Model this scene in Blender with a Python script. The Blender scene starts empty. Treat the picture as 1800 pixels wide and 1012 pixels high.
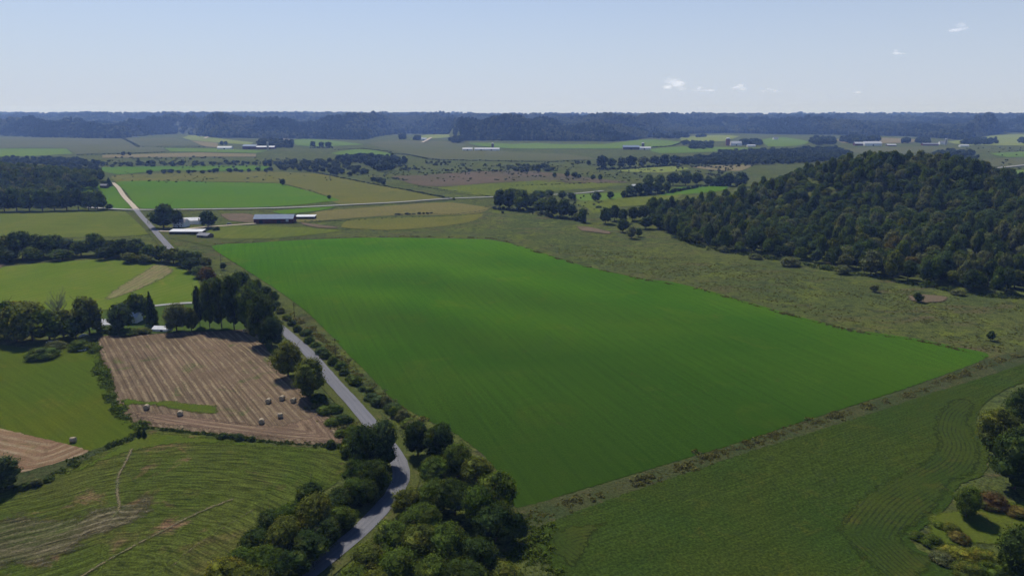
import bpy, math, random
import numpy as np
from mathutils import Vector, Matrix
from mathutils.geometry import delaunay_2d_cdt

random.seed(7)
rng = np.random.default_rng(7)
S = bpy.context.scene
COL = S.collection
rad = math.radians

# ------------------------------------------------------------------ camera, sky, sun, exposure
IW, IH = 1800.0, 1012.0
F = 1239.0                       # focal length in photo pixels
HC = 120.0                       # drone height
CX, CY = 900.0, 506.0
PITCH = math.atan((CY - 202.0) / F)
cd = bpy.data.cameras.new("drone_camera")
cam = bpy.data.objects.new("drone_camera", cd)
COL.objects.link(cam)
cam.location = (0, 0, HC)
cam.rotation_euler = (rad(90) - PITCH, 0, 0)
cd.sensor_fit = 'HORIZONTAL'
cd.sensor_width = 36.0
cd.lens = 36.0 * F / IW
cd.clip_start = 1.0
cd.clip_end = 60000.0
S.camera = cam
S.cycles.transparent_max_bounces = 48

SUN_AZ, SUN_EL = -27.0, 50.0     # degrees, azimuth from straight ahead, positive to the right
w = bpy.data.worlds.new("World")
S.world = w
w.use_nodes = True
nt = w.node_tree
bg = nt.nodes["Background"]
sky = nt.nodes.new("ShaderNodeTexSky")
sky.sky_type = 'NISHITA'
sky.sun_disc = False
sky.sun_elevation = rad(SUN_EL)
sky.sun_rotation = rad(SUN_AZ)
sky.altitude = 300
sky.air_density = 1.0
sky.dust_density = 0.4
sky.ozone_density = 3.0
wb = nt.nodes.new("ShaderNodeMix"); wb.data_type = 'RGBA'; wb.blend_type = 'MULTIPLY'; wb.inputs[0].default_value = 1.0
nt.links.new(sky.outputs[0], wb.inputs[6]); wb.inputs[7].default_value = (0.60, 0.70, 0.86, 1)   # white balance of the daylight
tcw = nt.nodes.new("ShaderNodeTexCoord"); sxw = nt.nodes.new("ShaderNodeSeparateXYZ"); nt.links.new(tcw.outputs["Generated"], sxw.inputs[0])
mrw = nt.nodes.new("ShaderNodeMapRange"); nt.links.new(sxw.outputs[2], mrw.inputs[0])
mrw.inputs[1].default_value = 0.02; mrw.inputs[2].default_value = 0.36; mrw.inputs[3].default_value = 0.94; mrw.inputs[4].default_value = 0.0
hzm = nt.nodes.new("ShaderNodeMix"); hzm.data_type = 'RGBA'; nt.links.new(mrw.outputs[0], hzm.inputs[0]); nt.links.new(wb.outputs[2], hzm.inputs[6])
hzm.inputs[7].default_value = (4.9, 5.45, 6.5, 1)      # moist, hazy lower sky
nt.links.new(hzm.outputs[2], bg.inputs[0])
bg.inputs[1].default_value = 0.118
sl = bpy.data.lights.new("sun", 'SUN')
sl.energy = 5.0
sl.angle = rad(0.5)
sl.color = (1.0, 0.95, 0.87)
sun = bpy.data.objects.new("sun", sl)
COL.objects.link(sun)
sd = Vector((math.sin(rad(SUN_AZ)) * math.cos(rad(SUN_EL)), math.cos(rad(SUN_AZ)) * math.cos(rad(SUN_EL)), math.sin(rad(SUN_EL))))
sun.rotation_euler = sd.to_track_quat('Z', 'Y').to_euler()
sun.location = sd * 500
S.view_settings.view_transform = 'Standard'
S.view_settings.look = 'None'
S.view_settings.exposure = 0.0
S.view_settings.gamma = 1.0

# ------------------------------------------------------------------ helpers
def tag(o, label=None, cat=None, group=None, kind=None):
    if label: o['label'] = label
    if cat: o['category'] = cat
    if group: o['group'] = group
    if kind: o['kind'] = kind
    return o

def mesh_obj(name, verts, faces, mat=None, parent=None, smooth=False, uv=None):
    m = bpy.data.meshes.new(name)
    verts = np.asarray(verts, dtype=np.float32).reshape(-1, 3)
    if isinstance(faces, np.ndarray) and faces.ndim == 2:
        k = faces.shape[1]
        m.vertices.add(len(verts)); m.vertices.foreach_set("co", verts.ravel())
        m.loops.add(faces.size); m.loops.foreach_set("vertex_index", faces.astype(np.int32).ravel())
        m.polygons.add(len(faces))
        m.polygons.foreach_set("loop_start", np.arange(0, faces.size, k, dtype=np.int32))
        m.update(calc_edges=True); m.validate()
    else:
        m.from_pydata([tuple(v) for v in verts], [], [tuple(f) for f in faces]); m.update()
    if smooth:
        m.polygons.foreach_set("use_smooth", np.ones(len(m.polygons), dtype=bool))
    if mat: m.materials.append(mat)
    if uv is not None:
        l = m.uv_layers.new(name="rows")
        vi = np.empty(len(m.loops), dtype=np.int32); m.loops.foreach_get("vertex_index", vi)
        l.data.foreach_set("uv", np.asarray(uv, dtype=np.float32)[vi].ravel())
    o = bpy.data.objects.new(name, m)
    COL.objects.link(o)
    if parent: o.parent = parent
    return o

def empty(name, loc, rz=0.0):
    o = bpy.data.objects.new(name, None)
    o.location = loc; o.rotation_euler = (0, 0, rz); o.empty_display_size = 0.5
    COL.objects.link(o)
    return o

# value noise (numpy)
_P = np.random.default_rng(3).random((256, 256))
def vnoise(x, y):
    x = np.asarray(x, float); y = np.asarray(y, float)
    xi = np.floor(x).astype(int); yi = np.floor(y).astype(int)
    fx = x - xi; fy = y - yi
    fx = fx * fx * fx * (fx * (fx * 6 - 15) + 10); fy = fy * fy * fy * (fy * (fy * 6 - 15) + 10)
    a = _P[xi & 255, yi & 255]; b = _P[(xi + 1) & 255, yi & 255]
    c = _P[xi & 255, (yi + 1) & 255]; d = _P[(xi + 1) & 255, (yi + 1) & 255]
    return (a * (1 - fx) + b * fx) * (1 - fy) + (c * (1 - fx) + d * fx) * fy
def fbm(x, y, o=4):
    s = 0; a = 0.5; t = 0
    for i in range(o):
        s = s + a * vnoise(x * 2 ** i + 17 * i, y * 2 ** i + 31 * i); t += a; a *= 0.5
    return s / t
def sstep(a, b, x):
    t = np.clip((x - a) / (b - a), 0, 1); return t * t * (3 - 2 * t)

# foot of the forested ridges as a function of photo column
FOOT_X = np.array([-600, 0, 50, 110, 240, 300, 345, 395, 500, 655, 672, 700, 730, 800, 815, 900, 1070, 1110, 1160, 1250, 1310, 1400, 1560, 1650, 1730, 1800, 2400.])
FOOT_R = np.array([236., 236, 239, 242.5, 245, 238, 235, 243, 243.5, 245.5, 241, 236, 235, 238, 250, 251, 251, 246, 237, 234, 235.5, 237, 240, 246, 234, 235, 236])
FOOT_D = HC / (math.sin(PITCH) + (FOOT_R - CY) / F * math.cos(PITCH)) * (math.cos(PITCH) - (FOOT_R - CY) / F * math.sin(PITCH))

def column(x, y):
    yy = np.maximum(y, 1.0)
    return CX + F * math.cos(PITCH) * x / yy * 1.0

def foot_dist(x, y):
    return np.interp(column(x, y) , FOOT_X, FOOT_D)

def terrain(x, y):
    x = np.asarray(x, float); y = np.asarray(y, float)
    d = np.hypot(x, y)
    z = 1.6 * (fbm(x / 130 + 5, y / 130 + 9, 2) - 0.5) * sstep(150, 260, d)
    # rolls in the big green field
    g = np.exp(-((x + 60) / 150) ** 2 - ((y - 470) / 130) ** 2)
    z = z + g * (2.6 * np.sin((y * 0.92 + x * 0.38) / 17.0 + 1.2 * np.sin(x / 60)) * 0.40)
    # left fields tilt
    z = z + 2.5 * np.exp(-((x + 170) / 90) ** 2 - ((y - 300) / 80) ** 2)
    # far valley undulation
    z = z + 9.0 * (fbm(x / 700 + 2, y / 700, 2) - 0.5) * sstep(1400, 2600, d)
    # wooded hill on the right
    def hill(cx, cy, sx, sy, h, a=0.0):
        c, s = math.cos(rad(a)), math.sin(rad(a))
        u = (x - cx) * c + (y - cy) * s; v = -(x - cx) * s + (y - cy) * c
        return h * np.exp(-(np.abs(u / sx) ** 2.4) - (np.abs(v / sy) ** 2.4))
    z = z + hill(480, 880, 165, 125, 54, -8)
    z = z + hill(560, 660, 190, 110, 22, 0)
    z = z + hill(250, 830, 110, 90, 3, 0)
    hm = hill(480, 860, 240, 190, 1, -8)
    z = z + hm * 17 * (fbm(x / 95 + 3, y / 120 + 6, 3) - 0.5)
    # wooded rise far left
    z = z + hill(-950, 1130, 300, 110, 32, 10)
    z = z + hill(175, 860, 60, 60, 5, 0)
    # low fields rising before the ridges
    z = z + hill(950 - 900, 3250, 420, 160, 9, 0)
    # forested ridges
    fd = foot_dist(x, y)
    yy = np.where(y > 0, y, 0)
    q = yy - fd
    n1 = vnoise(x / 520 + 3.3, y / 2600 + 1); n2 = vnoise(x / 760 + 8.1, y / 3000 + 4); n3 = vnoise(x / 1100 + 1.7, y / 5000 + 2); n4 = vnoise(x / 2000 + 5.5, y / 9000)
    sp_ = fbm(x / 170 + 0.4 * n2, y / 240 + 7, 3) - 0.5
    def rdg(c, wdt, h): return h * np.exp(-((q - c) / wdt) ** 2)
    r = 34 * sstep(60, 900, q)
    r = np.maximum(r, rdg(520 + 700 * (n2 - .5), 300, 30 + 66 * sstep(.25, .8, n1)) + 60 * sp_ * sstep(0, 300, q))
    r = np.maximum(r, rdg(1500 + 1100 * (n1 - .5), 420, 46 + 54 * sstep(.2, .8, n2)) + 44 * sp_)
    r = np.maximum(r, rdg(2700 + 1100 * (n3 - .5), 520, 66 + 36 * n3 + 20 * sp_))
    lft = sstep(0.0, -0.35, x / np.maximum(yy, 1))
    r = np.maximum(r, (90 + 10 * n1 + 14 * lft + 16 * sp_) * np.exp(-((yy - 7200 - 900 * (n2 - .5)) / 500) ** 2))
    r = np.maximum(r, (97 + 10 * n4 + 16 * lft + 10 * sp_) * sstep(8300, 9600, yy))
    r = r * sstep(0, 260, q)
    back = 0
    z = z + r + back
    return z

def terrain1(x, y): return float(terrain(np.array([x]), np.array([y]))[0])

def ray(px, py):
    u = (px - CX) / F; v = (py - CY) / F
    return np.array([u, math.cos(PITCH) - v * math.sin(PITCH), -(math.sin(PITCH) + v * math.cos(PITCH))])

def G(px, py, maxd=10500.0):
    """photo pixel -> point where its ray meets the terrain"""
    d = ray(px, py)
    n = 420
    t = 90 * (maxd / 90) ** (np.arange(n) / (n - 1))
    X = d[0] * t; Y = d[1] * t; Z = HC + d[2] * t
    h = terrain(X, Y)
    below = np.nonzero(Z < h)[0]
    if len(below) == 0:
        i = n - 1
        return np.array([X[i], Y[i], h[i]])
    i = below[0]
    lo, hi = (t[i - 1] if i else t[0] * .5), t[i]
    tt = np.linspace(lo, hi, 16)
    g_ = HC + d[2] * tt - terrain(d[0] * tt, d[1] * tt)
    j = int(np.nonzero(g_ < 0)[0][0]) if (g_ < 0).any() else 15
    j = max(j, 1)
    hi = tt[j - 1] + (tt[j] - tt[j - 1]) * g_[j - 1] / max(g_[j - 1] - g_[j], 1e-9)
    return np.array([d[0] * hi, d[1] * hi, terrain1(d[0] * hi, d[1] * hi)])

def depth(p): return p[1] * math.cos(PITCH) + (HC - p[2]) * math.sin(PITCH)
def mpp(p): return depth(p) / F      # metres per photo pixel at p

def project(x, y, z):
    zc = y * math.cos(PITCH) + (HC - z) * math.sin(PITCH)
    v = ((HC - z) * math.cos(PITCH) - y * math.sin(PITCH)) / zc
    return CX + F * x / zc, CY + F * v

# ------------------------------------------------------------------ materials
def new_mat(name):
    m = bpy.data.materials.new(name); m.use_nodes = True
    nt = m.node_tree
    for n in list(nt.nodes): nt.nodes.remove(n)
    out = nt.nodes.new("ShaderNodeOutputMaterial")
    return m, nt, out
def N(nt, t, **k):
    n = nt.nodes.new(t)
    for a, b in k.items(): setattr(n, a, b)
    return n
def L(nt, a, b): nt.links.new(a, b)
def mathn(nt, op, a, b=None, clamp=False):
    n = N(nt, "ShaderNodeMath", operation=op); n.use_clamp = clamp
    for i, v in enumerate([a, b]):
        if v is None: continue
        if isinstance(v, (int, float)): n.inputs[i].default_value = v
        else: L(nt, v, n.inputs[i])
    return n.outputs[0]
def noise(nt, vec, scale, detail=3, rough=0.55, dist=0.0):
    n = N(nt, "ShaderNodeTexNoise"); n.inputs["Scale"].default_value = scale
    n.inputs["Detail"].default_value = detail; n.inputs["Roughness"].default_value = rough
    n.inputs["Distortion"].default_value = dist
    if vec is not None: L(nt, vec, n.inputs["Vector"])
    return n.outputs["Fac"]
def remap(nt, v, a, b, c=0.0, d=1.0):
    n = N(nt, "ShaderNodeMapRange"); L(nt, v, n.inputs[0])
    n.inputs[1].default_value = a; n.inputs[2].default_value = b; n.inputs[3].default_value = c; n.inputs[4].default_value = d
    return n.outputs[0]
def mixc(nt, f, a, b, mode='MIX'):
    n = N(nt, "ShaderNodeMix", data_type='RGBA', blend_type=mode)
    if isinstance(f, (int, float)): n.inputs[0].default_value = f
    else: L(nt, f, n.inputs[0])
    for i, v in ((6, a), (7, b)):
        if isinstance(v, (tuple, list)): n.inputs[i].default_value = (*v[:3], 1)
        else: L(nt, v, n.inputs[i])
    return n.outputs[2]
def principled(nt, out, col, rough=0.8, spec=0.3, bump=None, sheen=0.0, metallic=0.0, bdist=0.1):
    p = N(nt, "ShaderNodeBsdfPrincipled")
    if isinstance(col, (tuple, list)): p.inputs["Base Color"].default_value = (*col[:3], 1)
    else: L(nt, col, p.inputs["Base Color"])
    p.inputs["Roughness"].default_value = rough
    p.inputs["Specular IOR Level"].default_value = spec
    p.inputs["Metallic"].default_value = metallic
    if sheen: p.inputs["Sheen Weight"].default_value = sheen; p.inputs["Sheen Roughness"].default_value = 0.33; L(nt, mixc(nt, 1.0, col, (16.0, 19.0, 3.0), "MULTIPLY"), p.inputs["Sheen Tint"])
    if bump is not None:
        b = N(nt, "ShaderNodeBump"); b.inputs["Strength"].default_value = 1.0; b.inputs["Distance"].default_value = bdist
        L(nt, bump, b.inputs["Height"]); L(nt, b.outputs[0], p.inputs["Normal"])
    if out is not None: L(nt, p.outputs[0], out.inputs[0])
    return p
def soften(nt, out, p, P, width):
    """ragged outline: the growth thins out towards the patch edge"""
    at = N(nt, "ShaderNodeAttribute"); at.attribute_name = "edge"
    nz = remap(nt, noise(nt, P, 1.1 / width, 5, 0.75), 0.32, 0.68, 0.0, width)
    a = mathn(nt, 'MULTIPLY', mathn(nt, 'SUBTRACT', at.outputs["Fac"], nz), 2.2 / width, True)
    tr = N(nt, "ShaderNodeBsdfTransparent"); mx = N(nt, "ShaderNodeMixShader")
    L(nt, a, mx.inputs[0]); L(nt, tr.outputs[0], mx.inputs[1]); L(nt, p.outputs[0], mx.inputs[2]); L(nt, mx.outputs[0], out.inputs[0])

def field_mat(name, c1, c2, c3=None, big=0.012, mid=0.09, fine=1.1, fine_amt=0.45, rows=None, sheen=0.0, spec=0.0, patch=None, bump=0.25, streak=None, soft=0.0):
    """rows=(spacing, amount, colour, jitter, duty); streak = stretch noise along the rows"""
    m, nt, out = new_mat(name)
    tc = N(nt, "ShaderNodeTexCoord"); P = tc.outputs["Object"]
    uvn = N(nt, "ShaderNodeUVMap"); uvn.uv_map = "rows"; UV = uvn.outputs[0]
    nb = remap(nt, noise(nt, P, big, 3, 0.5, 0.6), 0.38, 0.62)
    col = mixc(nt, nb, c1, c2)
    if c3:
        nm = remap(nt, noise(nt, P, mid, 5, 0.65, 0.8), 0.55, 0.75)
        col = mixc(nt, nm, col, c3)
    if patch:
        for (pc, psc, lo, hi) in patch:
            pm = remap(nt, noise(nt, P, psc, 4, 0.6, 1.0), lo, hi)
            col = mixc(nt, pm, col, pc)
    if streak:
        mp = N(nt, "ShaderNodeMapping"); L(nt, UV, mp.inputs[0]); mp.inputs["Scale"].default_value = (streak[0], streak[1], 1)
        sn = remap(nt, noise(nt, mp.outputs[0], 1.0, 3, 0.6), 0.3, 0.7, 1 - streak[2], 1 + streak[2])
        cc = N(nt, "ShaderNodeCombineColor")
        for i in range(3): L(nt, sn, cc.inputs[i])
        col = mixc(nt, 1.0, col, cc.outputs[0], 'MULTIPLY')
    rowh = None
    if rows:
        sp, amt, rc, jit, duty = rows
        sx = N(nt, "ShaderNodeSeparateXYZ"); L(nt, UV, sx.inputs[0])
        j = remap(nt, noise(nt, P, 0.12, 4, 0.6), 0, 1, -jit, jit)
        u = mathn(nt, 'ADD', sx.outputs[0], j)
        s = mathn(nt, 'SINE', mathn(nt, 'MULTIPLY', u, 2 * math.pi / sp))
        s = remap(nt, s, duty, 1.0)
        br = remap(nt, noise(nt, P, 0.05, 5, 0.7), 0.35, 0.62)
        fb = remap(nt, noise(nt, P, 0.5, 3, 0.7), 0.3, 0.6, 0.25, 1)
        f = mathn(nt, 'MULTIPLY', mathn(nt, 'MULTIPLY', s, br), mathn(nt, 'MULTIPLY', fb, amt))
        col = mixc(nt, f, col, rc); rowh = f
    fn = noise(nt, P, fine, 4, 0.75)
    fm = remap(nt, fn, 0.3, 0.7, 1 - fine_amt, 1 + fine_amt)
    cc = N(nt, "ShaderNodeCombineColor")
    for i in range(3): L(nt, fm, cc.inputs[i])
    col = mixc(nt, 1.0, col, cc.outputs[0], 'MULTIPLY')
    p = principled(nt, out if not soft else None, col, 0.75, spec, fn, sheen, 0, bump)
    if soft: soften(nt, out, p, P, soft); m['soft'] = soft
    return m

def foliage(name, ca, cb, cc_=None, transl=0.38, bare=False):
    m, nt, out = new_mat(name)
    tc = N(nt, "ShaderNodeTexCoord")
    oi = N(nt, "ShaderNodeObjectInfo"); ge = N(nt, "ShaderNodeNewGeometry")
    col = mixc(nt, oi.outputs["Random"], ca, cb)
    nn = remap(nt, noise(nt, tc.outputs["Object"], 5.0, 3, 0.6), 0.3, 0.7)
    if cc_: col = mixc(nt, remap(nt, noise(nt, tc.outputs["Object"], 3.1, 2, 0.5), 0.52, 0.66), col, cc_)
    br = mathn(nt, 'MULTIPLY', remap(nt, nn, 0, 1, 0.7, 1.35), remap(nt, ge.outputs["Random Per Island"], 0, 1, 0.45, 1.7))
    c3 = N(nt, "ShaderNodeCombineColor")
    for i in range(3): L(nt, br, c3.inputs[i])
    col = mixc(nt, 1.0, col, c3.outputs[0], 'MULTIPLY')
    p = principled(nt, None, col, 0.7, 0.03)
    t = N(nt, "ShaderNodeBsdfTranslucent"); tcol = mixc(nt, 1.0, col, (1.35, 1.25, 0.5), 'MULTIPLY'); L(nt, tcol, t.inputs[0])
    mx = N(nt, "ShaderNodeMixShader"); mx.inputs[0].default_value = transl
    L(nt, p.outputs[0], mx.inputs[1]); L(nt, t.outputs[0], mx.inputs[2]); L(nt, mx.outputs[0], out.inputs[0])
    return m

def plain(name, col, rough=0.7, spec=0.3, var=0.2, scale=0.7, metallic=0.0, bump=0.01):
    m, nt, out = new_mat(name)
    tc = N(nt, "ShaderNodeTexCoord")
    n = noise(nt, tc.outputs["Object"], scale, 5, 0.65)
    f = remap(nt, n, 0.3, 0.7, 1 - var, 1 + var)
    c3 = N(nt, "ShaderNodeCombineColor")
    for i in range(3): L(nt, f, c3.inputs[i])
    c = mixc(nt, 1.0, col, c3.outputs[0], 'MULTIPLY')
    principled(nt, out, c, rough, spec, n, 0, metallic, bump)
    return m

T = {
 'dark':   foliage("dark_foliage",   (0.0287, 0.0509, 0.0117), (0.0431, 0.0653, 0.0127), (0.0718, 0.0897, 0.0156)),
 'mid':    foliage("mid_foliage",    (0.0511, 0.0846, 0.0129), (0.0715, 0.0997, 0.0139), (0.1072, 0.1287, 0.0179)),
 'olive':  foliage("olive_foliage",  (0.0702, 0.0917, 0.0159), (0.0914, 0.1037, 0.0169), (0.1347, 0.1354, 0.0209)),
 'yellow': foliage("yellow_green_foliage", (0.0952, 0.1207, 0.0160), (0.1232, 0.1318, 0.0180), (0.1904, 0.1606, 0.0210)),
 'blue':   foliage("blue_green_foliage", (0.0422, 0.0703, 0.0238), (0.0540, 0.0827, 0.0285), (0.0832, 0.1100, 0.0330)),
 'grey':   foliage("grey_green_foliage", (0.0895, 0.1072, 0.0394), (0.1162, 0.1282, 0.0489), (0.1492, 0.1492, 0.0610)),
 'red':    foliage("red_brown_foliage", (0.075, 0.048, 0.018), (0.090, 0.055, 0.020), (0.068, 0.071, 0.020)),
 'orange': foliage("orange_foliage", (0.105, 0.081, 0.018), (0.112, 0.095, 0.020), (0.060, 0.081, 0.020)),
}
def hill_foliage(name, k=1.0, far=False):
    m, nt, out = new_mat(name)
    tc = N(nt, "ShaderNodeTexCoord"); oi = N(nt, "ShaderNodeObjectInfo"); ge = N(nt, "ShaderNodeNewGeometry")
    cr = N(nt, "ShaderNodeValToRGB"); L(nt, oi.outputs["Random"], cr.inputs[0])
    st = [(0, (.018, .030, .018)), (.22, (.028, .042, .024)), (.42, (.040, .052, .026)), (.6, (.026, .040, .027)), (.76, (.050, .060, .032)), (.90, (.062, .066, .034)), (.965, (.078, .068, .030)), (1.0, (.10, .06, .03))]
    el = cr.color_ramp.elements
    while len(el) < len(st): el.new(0.5)
    for e, (p, c) in zip(el, st): e.position = p; e.color = (c[0] * k, c[1] * k, c[2] * k, 1)
    br = remap(nt, ge.outputs["Random Per Island"], 0, 1, 0.55, 1.5)
    c3 = N(nt, "ShaderNodeCombineColor")
    for i in range(3): L(nt, br, c3.inputs[i])
    col = mixc(nt, 1.0, cr.outputs[0], c3.outputs[0], 'MULTIPLY')
    p = principled(nt, None, col, 0.7, 0.03)
    t = N(nt, "ShaderNodeBsdfTranslucent"); L(nt, col, t.inputs[0])
    mx = N(nt, "ShaderNodeMixShader"); mx.inputs[0].default_value = 0.22
    L(nt, p.outputs[0], mx.inputs[1]); L(nt, t.outputs[0], mx.inputs[2]); L(nt, mx.outputs[0], out.inputs[0])
    return m
T["weed"] = foliage("weed_foliage", (0.080, 0.095, 0.026), (0.105, 0.105, 0.032), (0.125, 0.102, 0.045))
T["tussock"] = foliage("tussock_grass", (0.075, 0.085, 0.024), (0.09, 0.096, 0.026), (0.10, 0.088, 0.034))
M_HILL = hill_foliage("woodland_foliage", 1.2)
M_FAR = hill_foliage("distant_foliage", 1.0)
T["fard"] = foliage("distant_dark_foliage", (0.016, 0.030, 0.016), (0.026, 0.040, 0.018), None, 0.2)  # also colours the ridge forest patches that imitate shaded facets
T["farm"] = foliage("distant_green_foliage", (0.040, 0.058, 0.026), (0.056, 0.070, 0.028), None, 0.2)
T["farl"] = foliage("distant_light_foliage", (0.080, 0.095, 0.038), (0.105, 0.110, 0.045), None, 0.2)  # also colours the ridge forest patches that imitate sunlit facets
M_BARK = plain("bark", (0.075, 0.058, 0.045), 0.9, 0.1, 0.4, 3.0, 0, 0.03)
M_PALEBARK = plain("grey_bark", (0.20, 0.18, 0.16), 0.9, 0.1, 0.3, 3.0, 0, 0.03)

# ------------------------------------------------------------------ ground sheet
angs = np.concatenate([np.arange(-180, -58, 4.0), np.arange(-58, 58.01, 0.5), np.arange(62, 180, 4.0)])
RADII = 30 * 1.015 ** np.arange(0, int(math.log(10900 / 30) / math.log(1.015)) + 1)
AA, RR = np.meshgrid(np.radians(angs), RADII, indexing='ij')
GX = RR * np.sin(AA); GY = RR * np.cos(AA)
GZ = terrain(GX, GY)
na, nr = GX.shape
idx = np.arange(na * nr).reshape(na, nr)
i2 = np.roll(idx, -1, axis=0)
q = np.stack([idx[:, :-1], idx[:, 1:], i2[:, 1:], i2[:, :-1]], -1).reshape(-1, 4)
verts = np.stack([GX, GY, GZ], -1).reshape(-1, 3)
c0 = len(verts); verts = np.vstack([verts, [[0, 0, 0]]])
tris = [(c0, int(idx[a, 0]), int(idx[(a + 1) % na, 0])) for a in range(na)]
def ground_material():
    m, nt, out = new_mat("rough_meadow")
    tc = N(nt, "ShaderNodeTexCoord"); P = tc.outputs["Object"]
    col = mixc(nt, remap(nt, noise(nt, P, 0.010, 4, 0.55, 0.8), 0.4, 0.6), (0.080, 0.092, 0.025), (0.062, 0.080, 0.024))
    mp = N(nt, "ShaderNodeMapping"); L(nt, P, mp.inputs[0]); mp.inputs["Scale"].default_value = (0.018, 0.06, 0.05); mp.inputs["Rotation"].default_value = (0, 0, 0.25)
    col = mixc(nt, remap(nt, noise(nt, mp.outputs[0], 1.0, 5, 0.62, 1.2), 0.52, 0.68), col, (0.092, 0.076, 0.036))
    col = mixc(nt, remap(nt, noise(nt, P, 0.035, 5, 0.6, 0.7), 0.50, 0.66), col, (0.098, 0.116, 0.022))
    col = mixc(nt, remap(nt, noise(nt, P, 0.16, 6, 0.75, 0.8), 0.48, 0.64), col, (0.030, 0.040, 0.016))
    fn = noise(nt, P, 0.9, 5, 0.8)
    fm = remap(nt, fn, 0.3, 0.7, 0.3, 1.7)
    c3 = N(nt, "ShaderNodeCombineColor")
    for i in range(3): L(nt, fm, c3.inputs[i])
    col = mixc(nt, 1.0, col, c3.outputs[0], 'MULTIPLY')
    # forest floor under the ridges
    principled(nt, out, col, 0.85, 0.0, fn, 0.0, 0, 0.5)
    return m
M_MEADOW = ground_material()
M_FOREST = plain("forest_floor", (0.022, 0.034, 0.018), 0.9, 0.1, 0.5, 0.02, 0, 2.0)
go = mesh_obj("ground", verts, q, M_MEADOW, smooth=True)
go.data.materials.append(M_FOREST)
# centre fan
cm = mesh_obj("ground_centre", verts, tris, M_MEADOW)
cen = np.stack([verts[q].mean(1)[:, 0], verts[q].mean(1)[:, 1]], -1)
isf = (cen[:, 1] > foot_dist(cen[:, 0], cen[:, 1]) + 10) & (cen[:, 1] > 2500)
go.data.polygons.foreach_set("material_index", isf.astype(np.int32))
import bmesh
bm = bmesh.new(); bm.from_mesh(go.data); bm2 = bm; bm2.from_mesh(cm.data)
bmesh.ops.remove_doubles(bm, verts=bm.verts, dist=0.001)
bm.to_mesh(go.data); bm.free()
bpy.data.objects.remove(cm)
tag(go, kind='structure')

# ------------------------------------------------------------------ draped sheets
def inside(px, py, poly):
    poly = np.asarray(poly); n = len(poly)
    r = np.zeros(len(px), bool); j = n - 1
    for i in range(n):
        xi, yi = poly[i]; xj, yj = poly[j]
        c = ((yi > py) != (yj > py)) & (px < (xj - xi) * (py - yi) / (yj - yi + 1e-12) + xi)
        r ^= c; j = i
    return r
def spline(pts, closed, n=6):
    p = [np.asarray(a, float) for a in pts]; m = len(p); out = []
    rngi = range(m if closed else m - 1)
    for i in rngi:
        if closed: a, b, c, d = p[i - 1], p[i], p[(i + 1) % m], p[(i + 2) % m]
        else: a, b, c, d = p[max(i - 1, 0)], p[i], p[i + 1], p[min(i + 2, m - 1)]
        # centripetal-ish: keep overshoot small
        t1 = (c - a) * 0.35; t2 = (d - b) * 0.35
        ln = np.linalg.norm(c - b)
        for t in (t1, t2):
            l = np.linalg.norm(t)
            if l > ln * .7: t *= ln * .7 / l
        for k in range(n):
            s = k / n; s2 = s * s; s3 = s2 * s
            out.append((2 * s3 - 3 * s2 + 1) * b + (s3 - 2 * s2 + s) * t1 + (-2 * s3 + 3 * s2) * c + (s3 - s2) * t2)
    if not closed: out.append(p[-1])
    return np.array(out)
def polydist(P, line):
    """signed distance and length along of points P to an open polyline"""
    best = np.full(len(P), 1e9); sg = np.ones(len(P)); al = np.zeros(len(P)); acc = 0
    for a, b in zip(line[:-1], line[1:]):
        ab = b - a; L2 = ab @ ab
        if L2 < 1e-9: continue
        t = np.clip(((P - a) @ ab) / L2, 0, 1)
        qv = P - (a + t[:, None] * ab); dd = np.hypot(qv[:, 0], qv[:, 1])
        cr = ab[0] * (P[:, 1] - a[1]) - ab[1] * (P[:, 0] - a[0])
        k = dd < best
        best[k] = dd[k]; sg[k] = np.sign(cr[k]); al[k] = acc + (t * math.sqrt(L2))[k]
        acc += math.sqrt(L2)
    return best * sg, al

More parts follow.
